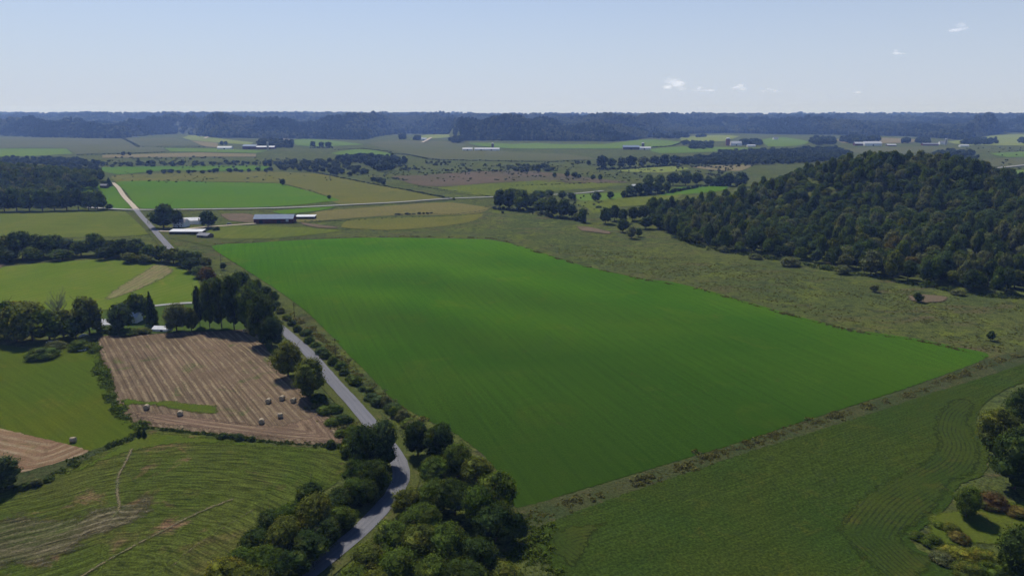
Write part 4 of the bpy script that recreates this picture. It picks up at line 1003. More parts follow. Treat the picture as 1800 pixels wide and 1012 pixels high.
# ------------------------------------------------------------------ woodland as stuff (geometry nodes instances)
def stuff(name, pts, protos, label, cat="woodland", pick=None):
    A = np.array(pts, dtype=np.float32)
    if pick is None: pick = rng.integers(0, len(protos), len(A))
    me = bpy.data.meshes.new(name)
    me.vertices.add(len(A)); me.vertices.foreach_set("co", A[:, :3].ravel().copy())
    sc = me.attributes.new("tscale", 'FLOAT_VECTOR', 'POINT')
    sc.data.foreach_set("vector", np.column_stack([A[:, 3], A[:, 3], A[:, 4]]).astype(np.float32).ravel())
    ia = me.attributes.new("tpick", 'INT', 'POINT'); ia.data.foreach_set('value', np.asarray(pick, dtype=np.int32))
    ro = me.attributes.new("trot", 'FLOAT_VECTOR', 'POINT')
    ro.data.foreach_set("vector", np.column_stack([np.zeros(len(A)), np.zeros(len(A)), rng.uniform(0, 6.28, len(A))]).astype(np.float32).ravel())
    o = bpy.data.objects.new(name, me); COL.objects.link(o)
    ng = bpy.data.node_groups.new(name, 'GeometryNodeTree')
    ng.interface.new_socket("Geometry", in_out='INPUT', socket_type='NodeSocketGeometry')
    ng.interface.new_socket("Geometry", in_out='OUTPUT', socket_type='NodeSocketGeometry')
    gi = ng.nodes.new("NodeGroupInput"); go_ = ng.nodes.new("NodeGroupOutput")
    iop = ng.nodes.new("GeometryNodeInstanceOnPoints"); iop.inputs["Pick Instance"].default_value = True
    g2i = ng.nodes.new("GeometryNodeJoinGeometry")
    for p in reversed(protos):
        oi = ng.nodes.new("GeometryNodeObjectInfo"); oi.transform_space = 'ORIGINAL'; oi.inputs["Object"].default_value = p
        oi.inputs["As Instance"].default_value = True
        ng.links.new(oi.outputs["Geometry"], g2i.inputs[0])
    def attr(n_):
        a = ng.nodes.new("GeometryNodeInputNamedAttribute"); a.data_type = 'FLOAT_VECTOR'; a.inputs["Name"].default_value = n_
        return a.outputs[0]
    ng.links.new(gi.outputs[0], iop.inputs["Points"]); ng.links.new(g2i.outputs[0], iop.inputs["Instance"])
    e2r = ng.nodes.new("FunctionNodeEulerToRotation"); ng.links.new(attr("trot"), e2r.inputs[0])
    ng.links.new(e2r.outputs[0], iop.inputs["Rotation"]); ng.links.new(attr("tscale"), iop.inputs["Scale"])
    ai = ng.nodes.new('GeometryNodeInputNamedAttribute'); ai.data_type = 'INT'; ai.inputs['Name'].default_value = 'tpick'
    ng.links.new(ai.outputs[0], iop.inputs['Instance Index'])
    ng.links.new(iop.outputs[0], go_.inputs[0])
    md = o.modifiers.new("scatter", 'NODES'); md.node_group = ng
    tag(o, label, cat, kind='stuff')
    return o

# prototypes: real crowns already standing in the scene
def crowns(keys, n):
    out = []
    for r0 in ALLTREES:
        objs = [r0] if r0.type == 'MESH' else [c for c in r0.children]
        for c in objs:
            if c.data in keys and c.data not in [q.data for q in out]:
                out.append(c)
        if len(out) >= n: break
    return out
# a few more lone far trees supply the distant prototypes
def crowns_by_tint(lod, wants):
    out = []
    for tint in wants:
        for r0 in ALLTREES:
            c = next((c for c in ([r0] if r0.type == 'MESH' else r0.children) if c.data in sum([PROTO[(q, lod)] for q in ('round', 'spread', 'tall')], []) and c not in out
                      and c.material_slots[0].material == T[tint] and c.data not in [o_.data for o_ in out if o_.material_slots[0].material == T[tint]]), None)
            if c: out.append(c); break
    return out
mid_pro = crowns_by_tint('mid', ['dark', 'dark', 'mid', 'mid', 'mid', 'mid', 'mid', 'olive', 'blue', 'blue', 'blue', 'grey', 'grey'])
far_pro = crowns_by_tint('far', ['fard', 'fard', 'farm', 'farm', 'farl'])
print([c.material_slots[0].material.name for c in far_pro])
stuff("hill_woodland", rest, mid_pro, "dense mixed woodland covering the upper slopes of the right-hand hill")

def belt(poly, spacing, s, h, seed=1):
    """points inside a pixel polygon"""
    W2 = np.array([G(a, b)[:2] for a, b in poly]); mn = W2.min(0); mx = W2.max(0); q = np.random.default_rng(seed)
    gx, gy = np.meshgrid(np.arange(mn[0], mx[0], spacing), np.arange(mn[1], mx[1], spacing))
    x = gx.ravel() + q.uniform(-.45, .45, gx.size) * spacing; y = gy.ravel() + q.uniform(-.45, .45, gx.size) * spacing
    k = inside(x, y, W2); x = x[k]; y = y[k]; z = terrain(x, y)
    return [(a, b, c - .3, s * random.uniform(.75, 1.3), h * random.uniform(.65, 1.25)) for a, b, c in zip(x, y, z)]
# left wood
LW = belt([(-160, 366), (130, 366), (150, 350), (118, 330), (120, 322), (175, 318), (170, 306), (90, 298), (50, 290), (-160, 284)], 13, 14, 16)
x, y = np.meshgrid(np.arange(-1500, -560, 12.5), np.arange(930, 1330, 12.5)); x = x.ravel() + rng.uniform(-5, 5, x.size); y = y.ravel() + rng.uniform(-5, 5, y.size)
zt = terrain(x, y); pc = project(x, y, zt)
k = (pc[0] < 118 + 60 * (pc[1] < 330) * (pc[1] > 312) ) & (pc[1] > 290) & (pc[0] > -250) & (pc[1] < 366)
LW = [(a, b, c - .3, random.uniform(12, 17), random.uniform(13, 19)) for a, b, c in zip(x[k], y[k], zt[k])]
stuff("left_woodland", LW, mid_pro, "dense dark woodland on the rise at the photo's left edge")

FW = []
FW += belt([(60, 288), (100, 281), (140, 283), (185, 290), (170, 303), (120, 303)], 22, 14, 10, 3)
FW += belt([(-100, 282), (0, 278), (60, 279), (140, 281), (150, 290), (80, 290), (-100, 290)], 22, 14, 10, 4)
FW += belt([(180, 290), (250, 286), (330, 288), (450, 286), (450, 290), (330, 293), (240, 294)], 26, 16, 8, 5)
FW += belt([(200, 308), (300, 304.5), (450, 300), (478, 300), (470, 303), (300, 307)], 24, 13, 9, 6)
FW += belt([(455, 290), (540, 285), (590, 285), (640, 300), (655, 308), (600, 312), (560, 303), (500, 301)], 25, 15, 11, 7)
FW += belt([(588, 279), (640, 278), (690, 280), (715, 287), (700, 292), (640, 288), (600, 287)], 17, 18, 16, 8)
FW += belt([(640, 289), (695, 287), (692, 301), (665, 303)], 20, 17, 15, 9)
FW += belt([(650, 319), (670, 316), (685, 322), (675, 326)], 16, 12, 8, 10)
FW += belt([(1180, 285), (1260, 276), (1350, 275), (1420, 272), (1480, 274), (1470, 284), (1380, 289), (1280, 291), (1200, 291)], 18, 17, 14, 11)
FW += belt([(1260, 268), (1350, 265), (1480, 266), (1500, 273), (1400, 273), (1280, 275)], 24, 18, 12, 12)
FW += belt([(1205, 262), (1220, 258), (1250, 258), (1250, 262), (1215, 263)], 22, 22, 16, 13)
FW += belt([(900, 299), (960, 294), (985, 298), (960, 303), (910, 304)], 26, 14, 9, 14)
FW += belt([(1640, 272), (1680, 268), (1715, 272), (1700, 278), (1650, 279)], 20, 18, 15, 15)
FW += belt([(1675, 280), (1700, 276), (1720, 279), (1705, 284)], 22, 16, 10, 16)
FW += belt([(455, 258), (458, 252), (478, 251), (515, 257), (512, 260), (480, 260)], 26, 30, 24, 17)
FW += belt([(788, 252), (800, 244), (812, 243), (815, 252)], 34, 32, 24, 18)
FW += belt([(700, 245), (706, 241), (712, 242), (712, 247)], 34, 34, 26, 19)
FW += belt([(727, 247), (733, 244), (738, 245), (738, 248)], 30, 28, 22, 20)
FW += belt([(1146, 244), (1160, 239), (1200, 238), (1215, 242), (1190, 245)], 36, 36, 28, 21)
FW += belt([(1298, 254), (1310, 250), (1335, 252), (1338, 256), (1310, 257)], 26, 26, 20, 22)
FW += belt([(1195, 256), (1200, 253), (1250, 254), (1250, 257)], 26, 24, 16, 23)
FW += belt([(1420, 252), (1430, 246), (1468, 248), (1466, 255), (1440, 257)], 30, 28, 22, 24)
FW += belt([(1475, 250), (1490, 243), (1545, 245), (1545, 250), (1500, 254)], 34, 32, 24, 25)
FW += belt([(1583, 253), (1587, 249), (1598, 249), (1598, 254)], 26, 24, 20, 26)
FW += belt([(1610, 252), (1620, 247), (1630, 248), (1632, 254)], 28, 26, 22, 27)
FW += belt([(1691, 254), (1700, 249), (1750, 248), (1752, 253), (1720, 256)], 28, 26, 20, 28)
FW += belt([(1785, 253), (1790, 249), (1830, 248), (1830, 254)], 28, 26, 20, 29)
FW += belt([(1350, 270), (1420, 262), (1470, 262), (1480, 266), (1400, 270)], 24, 20, 13, 30)
FW += belt([(1240, 322), (1270, 318), (1300, 318), (1290, 324), (1250, 325)], 14, 13, 9, 31)
SC = []
def scatter(poly, n, s, h, seed=1, bias=.45):
    W2 = np.array([G(a, b)[:2] for a, b in poly]); mn = W2.min(0); mx = W2.max(0); q = np.random.default_rng(seed)
    x = q.uniform(mn[0], mx[0], n * 8); y = q.uniform(mn[1], mx[1], n * 8)
    k = inside(x, y, W2) & (fbm(x / 60 + seed, y / 90, 3) > bias + .12 * q.random(len(x))); x = x[k][:n]; y = y[k][:n]; z = terrain(x, y)
    return [(a, b, c - .2, s * random.uniform(.4, 1.5), h * random.uniform(.4, 1.5)) for a, b, c in zip(x, y, z)]
SC += scatter([(600, 300), (700, 292), (900, 286), (1100, 290), (1180, 303), (1120, 320), (900, 318), (750, 322), (640, 312)], 420, 6, 2.6, 41)
SC += scatter([(700, 286), (900, 284), (1050, 288), (1050, 298), (900, 303), (700, 300)], 200, 8, 5, 42)
SC += scatter([(1180, 293), (1330, 292), (1300, 318), (1180, 326)], 160, 7, 4, 43)
SC += scatter([(180, 277), (460, 277), (600, 284), (480, 300), (180, 294)], 220, 8, 3.5, 44)
SC += scatter([(196, 303), (480, 302), (640, 312), (600, 318), (480, 320), (200, 318)], 90, 5, 2, 45)
SC += scatter([(1660, 262), (1850, 258), (1850, 312), (1720, 300)], 90, 8, 4, 46)
SC += scatter([(880, 352), (1000, 340), (1060, 344), (1050, 385), (950, 392), (880, 375)], 90, 4, 2.5, 48)
# hedge lines in the far valley
def hedge_line(px, sp, s, h):
    gl = spline(px, False, 6); W = np.array([G(a, b)[:2] for a, b in gl]); seg = np.r_[0, np.cumsum(np.hypot(*np.diff(W, axis=0).T))]
    t = np.arange(0, seg[-1], sp); x = np.interp(t, seg, W[:, 0]) + rng.uniform(-2, 2, len(t)); y = np.interp(t, seg, W[:, 1]) + rng.uniform(-2, 2, len(t)); z = terrain(x, y)
    return [(a, b, c - .2, s * random.uniform(.6, 1.3), h * random.uniform(.5, 1.2)) for a, b, c in zip(x, y, z)]
FW += hedge_line([(685, 270), (720, 273), (760, 281), (850, 283), (960, 285), (1030, 283)], 9, 11, 3.2)
FW += hedge_line([(590, 264), (640, 262), (690, 268)], 12, 12, 3.5)
FW += hedge_line([(1140, 260), (1180, 257), (1196, 252)], 12, 12, 4)
FW += hedge_line([(213, 243), (230, 251), (243, 259)], 14, 14, 6)
FW += hedge_line([(245, 259), (300, 259.5), (360, 259)], 16, 12, 3)
FW += hedge_line([(137, 273), (220, 271), (290, 268)], 12, 10, 3)
FW += hedge_line([(550, 303), (590, 311), (640, 321), (700, 332), (770, 345), (800, 352)], 5, 6, 2.5)
FW += hedge_line([(497, 325), (540, 334), (578, 347)], 6, 5, 1.2)
FW += hedge_line([(735, 328), (790, 335), (850, 344), (880, 350)], 6, 5, 1.5)
FW += hedge_line([(695, 378), (720, 377.5), (760, 376)], 3.0, 5.5, 2.6)
FW += hedge_line([(762, 376), (800, 377), (850, 370), (870, 363)], 4.0, 3.5, 1.0)
FW += hedge_line([(470, 392), (520, 389), (600, 388), (690, 384), (760, 380)], 4.0, 3.0, 1.1)
FW += hedge_line([(900, 327), (1000, 324), (1100, 320)], 9, 7, 2)
FW += hedge_line([(1225, 242), (1240, 241)], 12, 24, 18)
FW += hedge_line([(1050, 299), (1090, 298), (1140, 295), (1195, 291)], 6, 9, 7)
FW += hedge_line([(868, 368), (900, 371), (945, 370)], 4, 7, 5)
FW += hedge_line([(950, 376), (975, 384), (1010, 387), (1030, 392)], 4, 7, 5)
FW += hedge_line([(1096, 348), (1140, 344), (1180, 339), (1240, 328), (1300, 329)], 5, 8, 6)
FW += hedge_line([(455, 260), (515, 260)], 9, 18, 14)
FW += hedge_line([(545, 261), (585, 261)], 9, 12, 7)
stuff("valley_scrub", SC, [far_pro[3], far_pro[4], far_pro[2]], "scattered low scrub bushes dotted over the marshy valley floor", "scrub")
stuff("valley_woodland", FW, far_pro[:4], "scattered woods and hedge lines across the distant valley floor")

# forested ridges
R = []
pol = []
dens = 19.0
yy = 2900.0
while yy < 9800:
    sp = yy * 0.0044
    xs = np.arange(-0.86 * yy, 0.86 * yy, sp); xs = xs + rng.uniform(-.45, .45, len(xs)) * sp
    ys = yy + rng.uniform(-.5, .5, len(xs)) * sp
    fd = foot_dist(xs, ys); k = ys > fd + 15
    for a, b in zip(xs[k], ys[k]): R.append((a, b, 0, sp * random.uniform(1.0, 1.6), random.uniform(15, 26) * (0.75 + yy / 16000)))
    yy += sp * (1.0 if yy < 5500 else 1.35)
R = np.array(R); 
fx = [WORLD_POLYS[k_] for k_ in WORLD_POLYS if k_ == 'far_field']
R[:, 2] = terrain(R[:, 0], R[:, 1]) - 1.0
hv = fbm(R[:, 0] / 90, R[:, 1] / 130, 3)
R[:, 4] *= 0.55 + 1.1 * sstep(.3, .7, hv)
facet_tone = fbm(R[:, 0] / 260 + 4, R[:, 1] / 420 + 2, 3) + rng.normal(0, .09, len(R))  # sunlit and shaded ridge facets imitated by lighter and darker crown patches
pk = np.digitize(facet_tone, [.40, .47, .53, .62])
stuff("ridge_forest", R, far_pro, "continuous hazy blue-green forest covering the ridges along the horizon", pick=np.clip(pk, 0, len(far_pro) - 1))
print("ridge", len(R), "valley", len(FW), "hillrest", len(rest), "trees", COUNT['n'], "protos", len(mid_pro), len(far_pro))

# ------------------------------------------------------------------ low weeds and hedge bands (uncountable)
def leaf_cloud(name, pts, mat, label, leaf=.13, per=26, cat="weeds"):
    """pts: x,y,z,r,h -> low leafy clumps merged in one mesh"""
    A = np.array(pts); n = len(A); q = np.random.default_rng(11)
    idx = np.repeat(np.arange(n), per); B = A[idx]
    d = q.normal(size=(len(B), 3)); d /= np.linalg.norm(d, axis=1)[:, None]; d[:, 2] = np.abs(d[:, 2])
    P = B[:, :3] + d * np.column_stack([B[:, 3], B[:, 3], B[:, 4]]) * (0.7 + .35 * q.random((len(B), 1)))
    nn = d + q.normal(size=d.shape) * .4; nn /= np.linalg.norm(nn, axis=1)[:, None]
    t1 = np.cross(nn, q.normal(size=d.shape)); t1 /= np.linalg.norm(t1, axis=1)[:, None]; t2 = np.cross(nn, t1)
    s = (B[:, 3] * leaf * 2.2 * (0.6 + .8 * q.random(len(B))))[:, None]
    V = np.stack([P - t1 * s, P - t2 * s * .7, P + t1 * s, P + t2 * s * .7], 1).reshape(-1, 3)
    o = mesh_obj(name, V, np.arange(len(V)).reshape(-1, 4), mat)
    tag(o, label, cat, kind='stuff')
    return o
def band(px, width, sp, r, h):
    gl = spline(px, False, 6); W = np.array([G(a, b)[:2] for a, b in gl]); seg = np.r_[0, np.cumsum(np.hypot(*np.diff(W, axis=0).T))]
    n = int(seg[-1] / sp * width / sp) + 2; t = rng.uniform(0, seg[-1], n)
    x = np.interp(t, seg, W[:, 0]); y = np.interp(t, seg, W[:, 1])
    x2 = np.interp(t + 1, seg, W[:, 0]) - x; y2 = np.interp(t + 1, seg, W[:, 1]) - y; l = np.hypot(x2, y2) + 1e-6
    o = rng.normal(0, width / 3.2, n); x = x - y2 / l * o; y = y + x2 / l * o; z = terrain(x, y)
    sc = np.clip(vnoise(x / 6, y / 6) * 1.6, .35, 1.5)
    return list(zip(x, y, z, r * sc * rng.uniform(.7, 1.3, n), h * sc * rng.uniform(.6, 1.3, n)))
WD = []
WD += band([(168, 604), (176, 640), (190, 685), (210, 722), (228, 742), (250, 752)], 4.5, 1.2, 1.4, 1.3)
leaf_cloud("weed_strip", WD, T['mid'], "weedy hedge strip between the left hayfield and the stubble field")
WD = band([(252, 752), (330, 759), (440, 773), (520, 780), (600, 786)], 2.0, 0.9, .8, .8)
leaf_cloud("weed_strip", WD, T['dark'], "thin dark fence line along the stubble field's lower edge")
WD = band([(250, 760), (205, 780), (150, 805), (95, 833), (50, 852), (20, 862)], 3.6, 1.1, 1.2, 1.1)
leaf_cloud("weed_strip", WD, T['dark'], "dark weedy bank running down to the lower left edge")
WD = band([(1800, 625), (1738, 640), (1600, 692), (1450, 738), (1300, 786), (1150, 838), (1010, 882), (930, 912)], 5, 1.4, 1.0, .7)
leaf_cloud("weed_strip", WD, T['weed'], "rough weeds along the ditch between the green field and soybeans")
WD = band([(915, 905), (925, 940), (935, 985), (940, 1040)], 12, 1.2, .9, .7)
leaf_cloud("weed_strip", WD, T['mid'], "tangled green weeds at the soybean field's left corner")
WD = band([(500, 545), (560, 590), (620, 650), (680, 705), (740, 745)], 5, 1.5, 1.0, .8) + band([(560, 712), (600, 748), (625, 790)], 7, 1.4, 1.3, 1.0)
leaf_cloud("weed_strip", WD, T['weed'], "rough verge weeds along both sides of the road")
WD = band([(905, 431), (1010, 464), (1130, 491), (1240, 512), (1370, 549), (1500, 582), (1620, 600), (1735, 628)], 3.5, 1.5, .9, .7) + band([(375, 430), (520, 420), (700, 416), (860, 419), (905, 428)], 3.5, 2.2, 1.2, .7)
leaf_cloud("weed_strip", WD, T['weed'], "brownish weed margin along the far edge of the big green field")
WD = []
for (poly, nn_) in (([(1010, 930), (960, 425), (1100, 440), (1300, 460), (1500, 495), (1700, 525), (1800, 535), (1800, 615), (1738, 622), (1500, 572), (1300, 520), (1130, 484), (960, 440)], 5200),):
    poly = poly[1:]
    W2 = np.array([G(a, b)[:2] for a, b in poly]); mn = W2.min(0); mx = W2.max(0)
    x = rng.uniform(mn[0], mx[0], nn_ * 3); y = rng.uniform(mn[1], mx[1], nn_ * 3)
    k = inside(x, y, W2) & (rng.random(len(x)) < np.clip((fbm(x / 25, y / 12, 3) - .35) * 4, .05, 1)); x = x[k][:nn_]; y = y[k][:nn_]; z = terrain(x, y)
    WD += list(zip(x, y, z, rng.uniform(.35, 1.0, len(x)), rng.uniform(.15, .4, len(x))))
leaf_cloud("meadow_tussocks", WD, T['tussock'], "coarse grass tussocks over the rough meadow below the wooded hill", per=16, cat="grass")
# forest-edge undergrowth
WD = band([(1180, 413), (1240, 436), (1370, 457), (1520, 484), (1700, 516), (1800, 526), (1880, 538)], 8, 2.6, 2.4, 2.2)
leaf_cloud("undergrowth", WD, T['dark'], "low undergrowth along the foot of the wooded hill")

# ------------------------------------------------------------------ buildings
M_WHITE = plain("white_paint", (0.72, 0.72, 0.70), 0.7, 0.3, 0.08)
M_METAL = plain("pale_metal_roof", (0.50, 0.51, 0.53), 0.7, 0.2, 0.12, 0.3)
M_BLUEM = plain("blue_grey_metal_roof", (0.17, 0.22, 0.31), 0.75, 0.2, 0.12, 0.3)
M_GREYR = plain("grey_shingle", (0.20, 0.20, 0.22), 0.9, 0.2, 0.25)
M_REDW = plain("dark_red_boards", (0.085, 0.022, 0.018), 0.8, 0.2, 0.25)
M_BRNW = plain("weathered_boards", (0.11, 0.085, 0.065), 0.9, 0.2, 0.3)
M_DARK = plain("dark_opening", (0.012, 0.012, 0.014), 0.9, 0.1, 0.2)
M_GLASS = plain("window_glass", (0.03, 0.04, 0.05), 0.15, 0.6, 0.1)
M_SILO = plain("concrete", (0.35, 0.33, 0.30), 0.9, 0.2, 0.15)
M_REDSILO = plain("rust_red_metal", (0.22, 0.07, 0.05), 0.7, 0.3, 0.2)

def boxv(V, Fc, x0, x1, y0, y1, z0, z1):
    o = len(V)
    V += [(x0, y0, z0), (x1, y0, z0), (x1, y1, z0), (x0, y1, z0), (x0, y0, z1), (x1, y0, z1), (x1, y1, z1), (x0, y1, z1)]
    Fc += [(o, o + 3, o + 2, o + 1), (o + 4, o + 5, o + 6, o + 7), (o, o + 1, o + 5, o + 4), (o + 1, o + 2, o + 6, o + 5), (o + 2, o + 3, o + 7, o + 6), (o + 3, o, o + 4, o + 7)]
def building(name, px, py, Lg, Wd, eave, rise, rz, wall, roof, label, cat, doors=(), wins=(), group=None, open_front=False, mono=False):
    p = G(px, py); p[2] -= 0.2
    e = empty(name, p, rad(rz)); tag(e, label, cat, group)
    a, b = Lg / 2, Wd / 2
    V = []; Fc = []
    if open_front:
        boxv(V, Fc, -a, a, b - .2, b, 0, eave); boxv(V, Fc, -a, -a + .2, -b, b - .2, 0, eave); boxv(V, Fc, a - .2, a, -b, b - .2, 0, eave)
        n = max(2, int(Lg / 5))
        for i in range(1, n): x = -a + Lg * i / n; boxv(V, Fc, x - .12, x + .12, -b, -b + .24, 0, eave)
    else:
        o = 0
        V += [(-a, -b, 0), (a, -b, 0), (a, b, 0), (-a, b, 0), (-a, -b, eave), (a, -b, eave), (a, b, eave), (-a, b, eave)]
        Fc += [(0, 1, 5, 4), (2, 3, 7, 6)]
        if mono: Fc += [(1, 2, 6, 5), (3, 0, 4, 7)]
        else:
            V += [(-a, 0, eave + rise), (a, 0, eave + rise)]
            Fc += [(1, 2, 6, 9, 5), (3, 0, 4, 8, 7)]
    mesh_obj("wall", V, Fc, wall, e)
    V = []; Fc = []; ov = .5; t = .18
    if mono:
        V += [(-a - ov, -b - ov, eave + .02), (a + ov, -b - ov, eave + .02), (a + ov, b + ov, eave + rise), (-a - ov, b + ov, eave + rise)]
        V += [(x, y, z + t) for x, y, z in V[:4]]
        Fc += [(0, 3, 2, 1), (4, 5, 6, 7), (0, 1, 5, 4), (1, 2, 6, 5), (2, 3, 7, 6), (3, 0, 4, 7)]
    else:
        sl = rise / b
        for s in (-1, 1):
            o = len(V)
            V += [(-a - ov, 0, eave + rise + .02), (a + ov, 0, eave + rise + .02), (a + ov, s * (b + ov), eave - ov * sl + .02), (-a - ov, s * (b + ov), eave - ov * sl + .02)]
            V += [(x, y, z + t) for x, y, z in V[o:o + 4]]
            Fc += [(o, o + 1, o + 2, o + 3), (o + 7, o + 6, o + 5, o + 4), (o, o + 4, o + 5, o + 1), (o + 1, o + 5, o + 6, o + 2), (o + 2, o + 6, o + 7, o + 3), (o + 3, o + 7, o + 4, o)]
    mesh_obj("roof", V, Fc, roof, e)
    for (x, w_, h_) in doors:
        V = []; Fc = []; boxv(V, Fc, x - w_ / 2, x + w_ / 2, -b - .06, -b - .002, 0, h_); mesh_obj("door", V, Fc, M_DARK, e)
    for (x, z, w_, h_) in wins:
        V = []; Fc = []; boxv(V, Fc, x - w_ / 2, x + w_ / 2, -b - .05, -b - .002, z, z + h_); mesh_obj("window", V, Fc, M_GLASS, e)
    return e

b1 = building("barn", 484, 391, 44, 15, 5.5, 4.0, 3, M_REDW, M_BLUEM, "long dark red barn with blue-grey metal roof in the middle distance", "barn", doors=((-14, 4, 4), (6, 4, 4)), wins=((-7, 2, 1.2, 1), (-2, 2, 1.2, 1), (13, 2, 1.2, 1)))
V = []; Fc = []; boxv(V, Fc, 14, 17, -7.7, -7.53, 2.2, 4.6); mesh_obj("door", V, Fc, M_METAL, b1)
building("shed", 538, 384, 22, 11, 3.0, 0.8, 3, M_BRNW, M_METAL, "low white-roofed lean-to at the right end of the red barn", "shed", mono=True, open_front=True)
building("farmhouse", 319, 398, 14, 10, 5.5, 3.0, -6, M_WHITE, M_GREYR, "white farmhouse between the farmstead trees", "house", doors=((0, 1.2, 2.2),), wins=((-4.5, 1, 1.1, 1.4), (-2, 1, 1.1, 1.4), (3, 1, 1.1, 1.4), (-4.5, 3.6, 1.1, 1.2), (0, 3.6, 1.1, 1.2), (4, 3.6, 1.1, 1.2)))
building("machine_shed", 339, 393, 20, 14, 4.5, 2.6, 12, M_WHITE, M_METAL, "white metal-roofed shed behind the farmhouse", "shed", doors=((-4, 4, 3.5),))
building("open_shed", 330, 411, 34, 9, 3.2, 1.2, -1, M_BRNW, M_METAL, "long low open-fronted shed with a white roof below the farmhouse", "shed", open_front=True, mono=True)
building("small_shed", 361, 417, 13, 9, 2.8, 1.8, -18, M_BRNW, M_GREYR, "small grey-roofed shed right of the long open shed", "shed", doors=((0, 3, 2.3),))
building("house", 184, 575, 10.5, 8, 3.0, 2.0, 4, M_WHITE, M_METAL, "white house with pale roof behind the round dark tree", "house", doors=((2, 1, 2.1),), wins=((-2.6, 1, 1.2, 1.1), (-.4, 1, 1.2, 1.1)))
building("house", 236, 566, 7, 7, 4.2, 2.0, 0, M_WHITE, M_METAL, "white gabled outbuilding showing right of the round dark tree", "house", wins=((0, 2.2, 1.0, 1.0),))
building("garden_shed", 286, 581, 8.5, 5.5, 1.9, 1.0, -6, M_WHITE, M_METAL, "low pale-roofed shed at the top edge of the stubble field", "shed", doors=((1, 1.6, 1.8),))
building("garage", 333, 556, 12, 8, 2.8, 1.4, 8, M_WHITE, M_METAL, "pale garage behind the trees right of the conifer", "garage", doors=((0, 3, 2.2),))
building("garage", 366, 550, 10, 7, 2.6, 1.5, -10, M_WHITE, M_METAL, "pale-roofed building glimpsed through the tall grove", "garage", doors=((0, 3, 2.2),))
# far farmsteads
building("barn", 396, 263, 50, 20, 7, 5, 2, M_WHITE, M_METAL, "far white barn leftmost in the distant valley", "barn", doors=((0, 6, 5),))
building("barn", 441, 262, 52, 22, 10, 6, -8, M_REDW, M_BLUEM, "far blue-roofed barn left of the dark grove", "barn", doors=((0, 6, 5),))
building("barn", 468, 262, 64, 20, 7, 4, 0, M_REDW, M_METAL, "far long white-roofed barn in front of the dark grove", "barn", doors=((0, 6, 5),))
building("farmhouse", 745, 247, 26, 16, 7, 6, 5, M_WHITE, M_METAL, "tiny white farm building on the far track in the valley centre", "house", doors=((0, 4, 4),))
building("barn", 822, 265, 34, 16, 6, 4, 0, M_WHITE, M_METAL, "small white farm building left of the far long white barn", "barn", doors=((0, 5, 4),))
building("barn", 856, 265, 84, 16, 6, 4, 1, M_WHITE, M_METAL, "far long white barn in the centre of the valley", "barn", doors=((-20, 5, 4), (15, 5, 4)))
building("barn", 1109, 263, 56, 22, 9, 6, -3, M_BRNW, M_BLUEM, "far grey barn beside the long green slope", "barn", doors=((0, 6, 5),))
building("barn", 1132, 263, 46, 16, 6, 4, 0, M_WHITE, M_METAL, "far white shed right of the grey barn", "barn", doors=((0, 5, 4),))
building("barn", 1293, 256, 44, 20, 9, 8, 5, M_WHITE, M_METAL, "far white barn beside the red silo", "barn", doors=((0, 5, 5),))
building("shed", 1320, 258, 30, 12, 5, 3, 0, M_WHITE, M_METAL, "far small white shed right of the white silo barn", "shed")
building("barn", 1509, 256, 36, 18, 8, 6, 0, M_REDW, M_METAL, "far white-roofed red barn at the left of the right-hand farm cluster", "barn")
building("barn", 1532, 256, 70, 24, 9, 7, 4, M_WHITE, M_METAL, "largest far white building of the right-hand farm cluster", "barn", doors=((0, 6, 5),))
building("barn", 1566, 257, 34, 16, 5, 3, 0, M_BRNW, M_METAL, "far low pale barn right of the largest white one", "barn")
building("barn", 1634, 256, 60, 18, 6, 4, -4, M_REDW, M_GREYR, "far reddish barn among trees near the right valley edge", "barn")
building("farmhouse", 1655, 254, 22, 14, 8, 5, 0, M_WHITE, M_GREYR, "far white house right of the reddish barn", "house")
building("shed", 1694, 258, 34, 12, 5, 3, 0, M_WHITE, M_METAL, "far white shed in front of the right valley grove", "shed")
building("farmhouse", 1363, 246, 24, 14, 8, 5, 0, M_WHITE, M_GREYR, "far white house below the ridge on the light green slope", "house")
building("shed", 1120, 330, 18, 9, 4, 2, 10, M_WHITE, M_METAL, "pale shed roof behind the pasture tree belt", "shed")
building("shed", 184, 330, 10, 8, 4, 2, 0, M_BRNW, M_GREYR, "small dark shed at the top of the gravel track", "shed")

def silo(px, py, r, h, mat, label):
    p = G(px, py); e = empty("silo", p); tag(e, label, "silo")
    b = bmesh.new(); bmesh.ops.create_cone(b, cap_ends=True, segments=20, radius1=r, radius2=r, depth=h, matrix=Matrix.Translation((0, 0, h / 2)))
    m = bpy.data.meshes.new("wall"); b.to_mesh(m); b.free(); m.materials.append(mat); o = bpy.data.objects.new("wall", m); COL.objects.link(o); o.parent = e
    b = bmesh.new(); bmesh.ops.create_uvsphere(b, u_segments=20, v_segments=10, radius=r * 1.02, matrix=Matrix.Translation((0, 0, h)) @ Matrix.Diagonal((1, 1, .6, 1)))
    m = bpy.data.meshes.new("roof"); b.to_mesh(m); b.free(); m.materials.append(M_METAL); o = bpy.data.objects.new("roof", m); COL.objects.link(o); o.parent = e
silo(1279, 256, 8, 26, M_REDSILO, "red silo left of the far white barn")
silo(471, 263, 3.5, 24, M_SILO, "slim pale silo behind the far long barn")
silo(866, 264, 4.5, 22, M_BRNW, "dark silo behind the far long white barn")
silo(1130, 262, 5, 20, M_BRNW, "dark silo between the far grey barn and white shed")
silo(1662, 255, 4, 24, M_SILO, "pale silo by the far white house near the right valley edge")

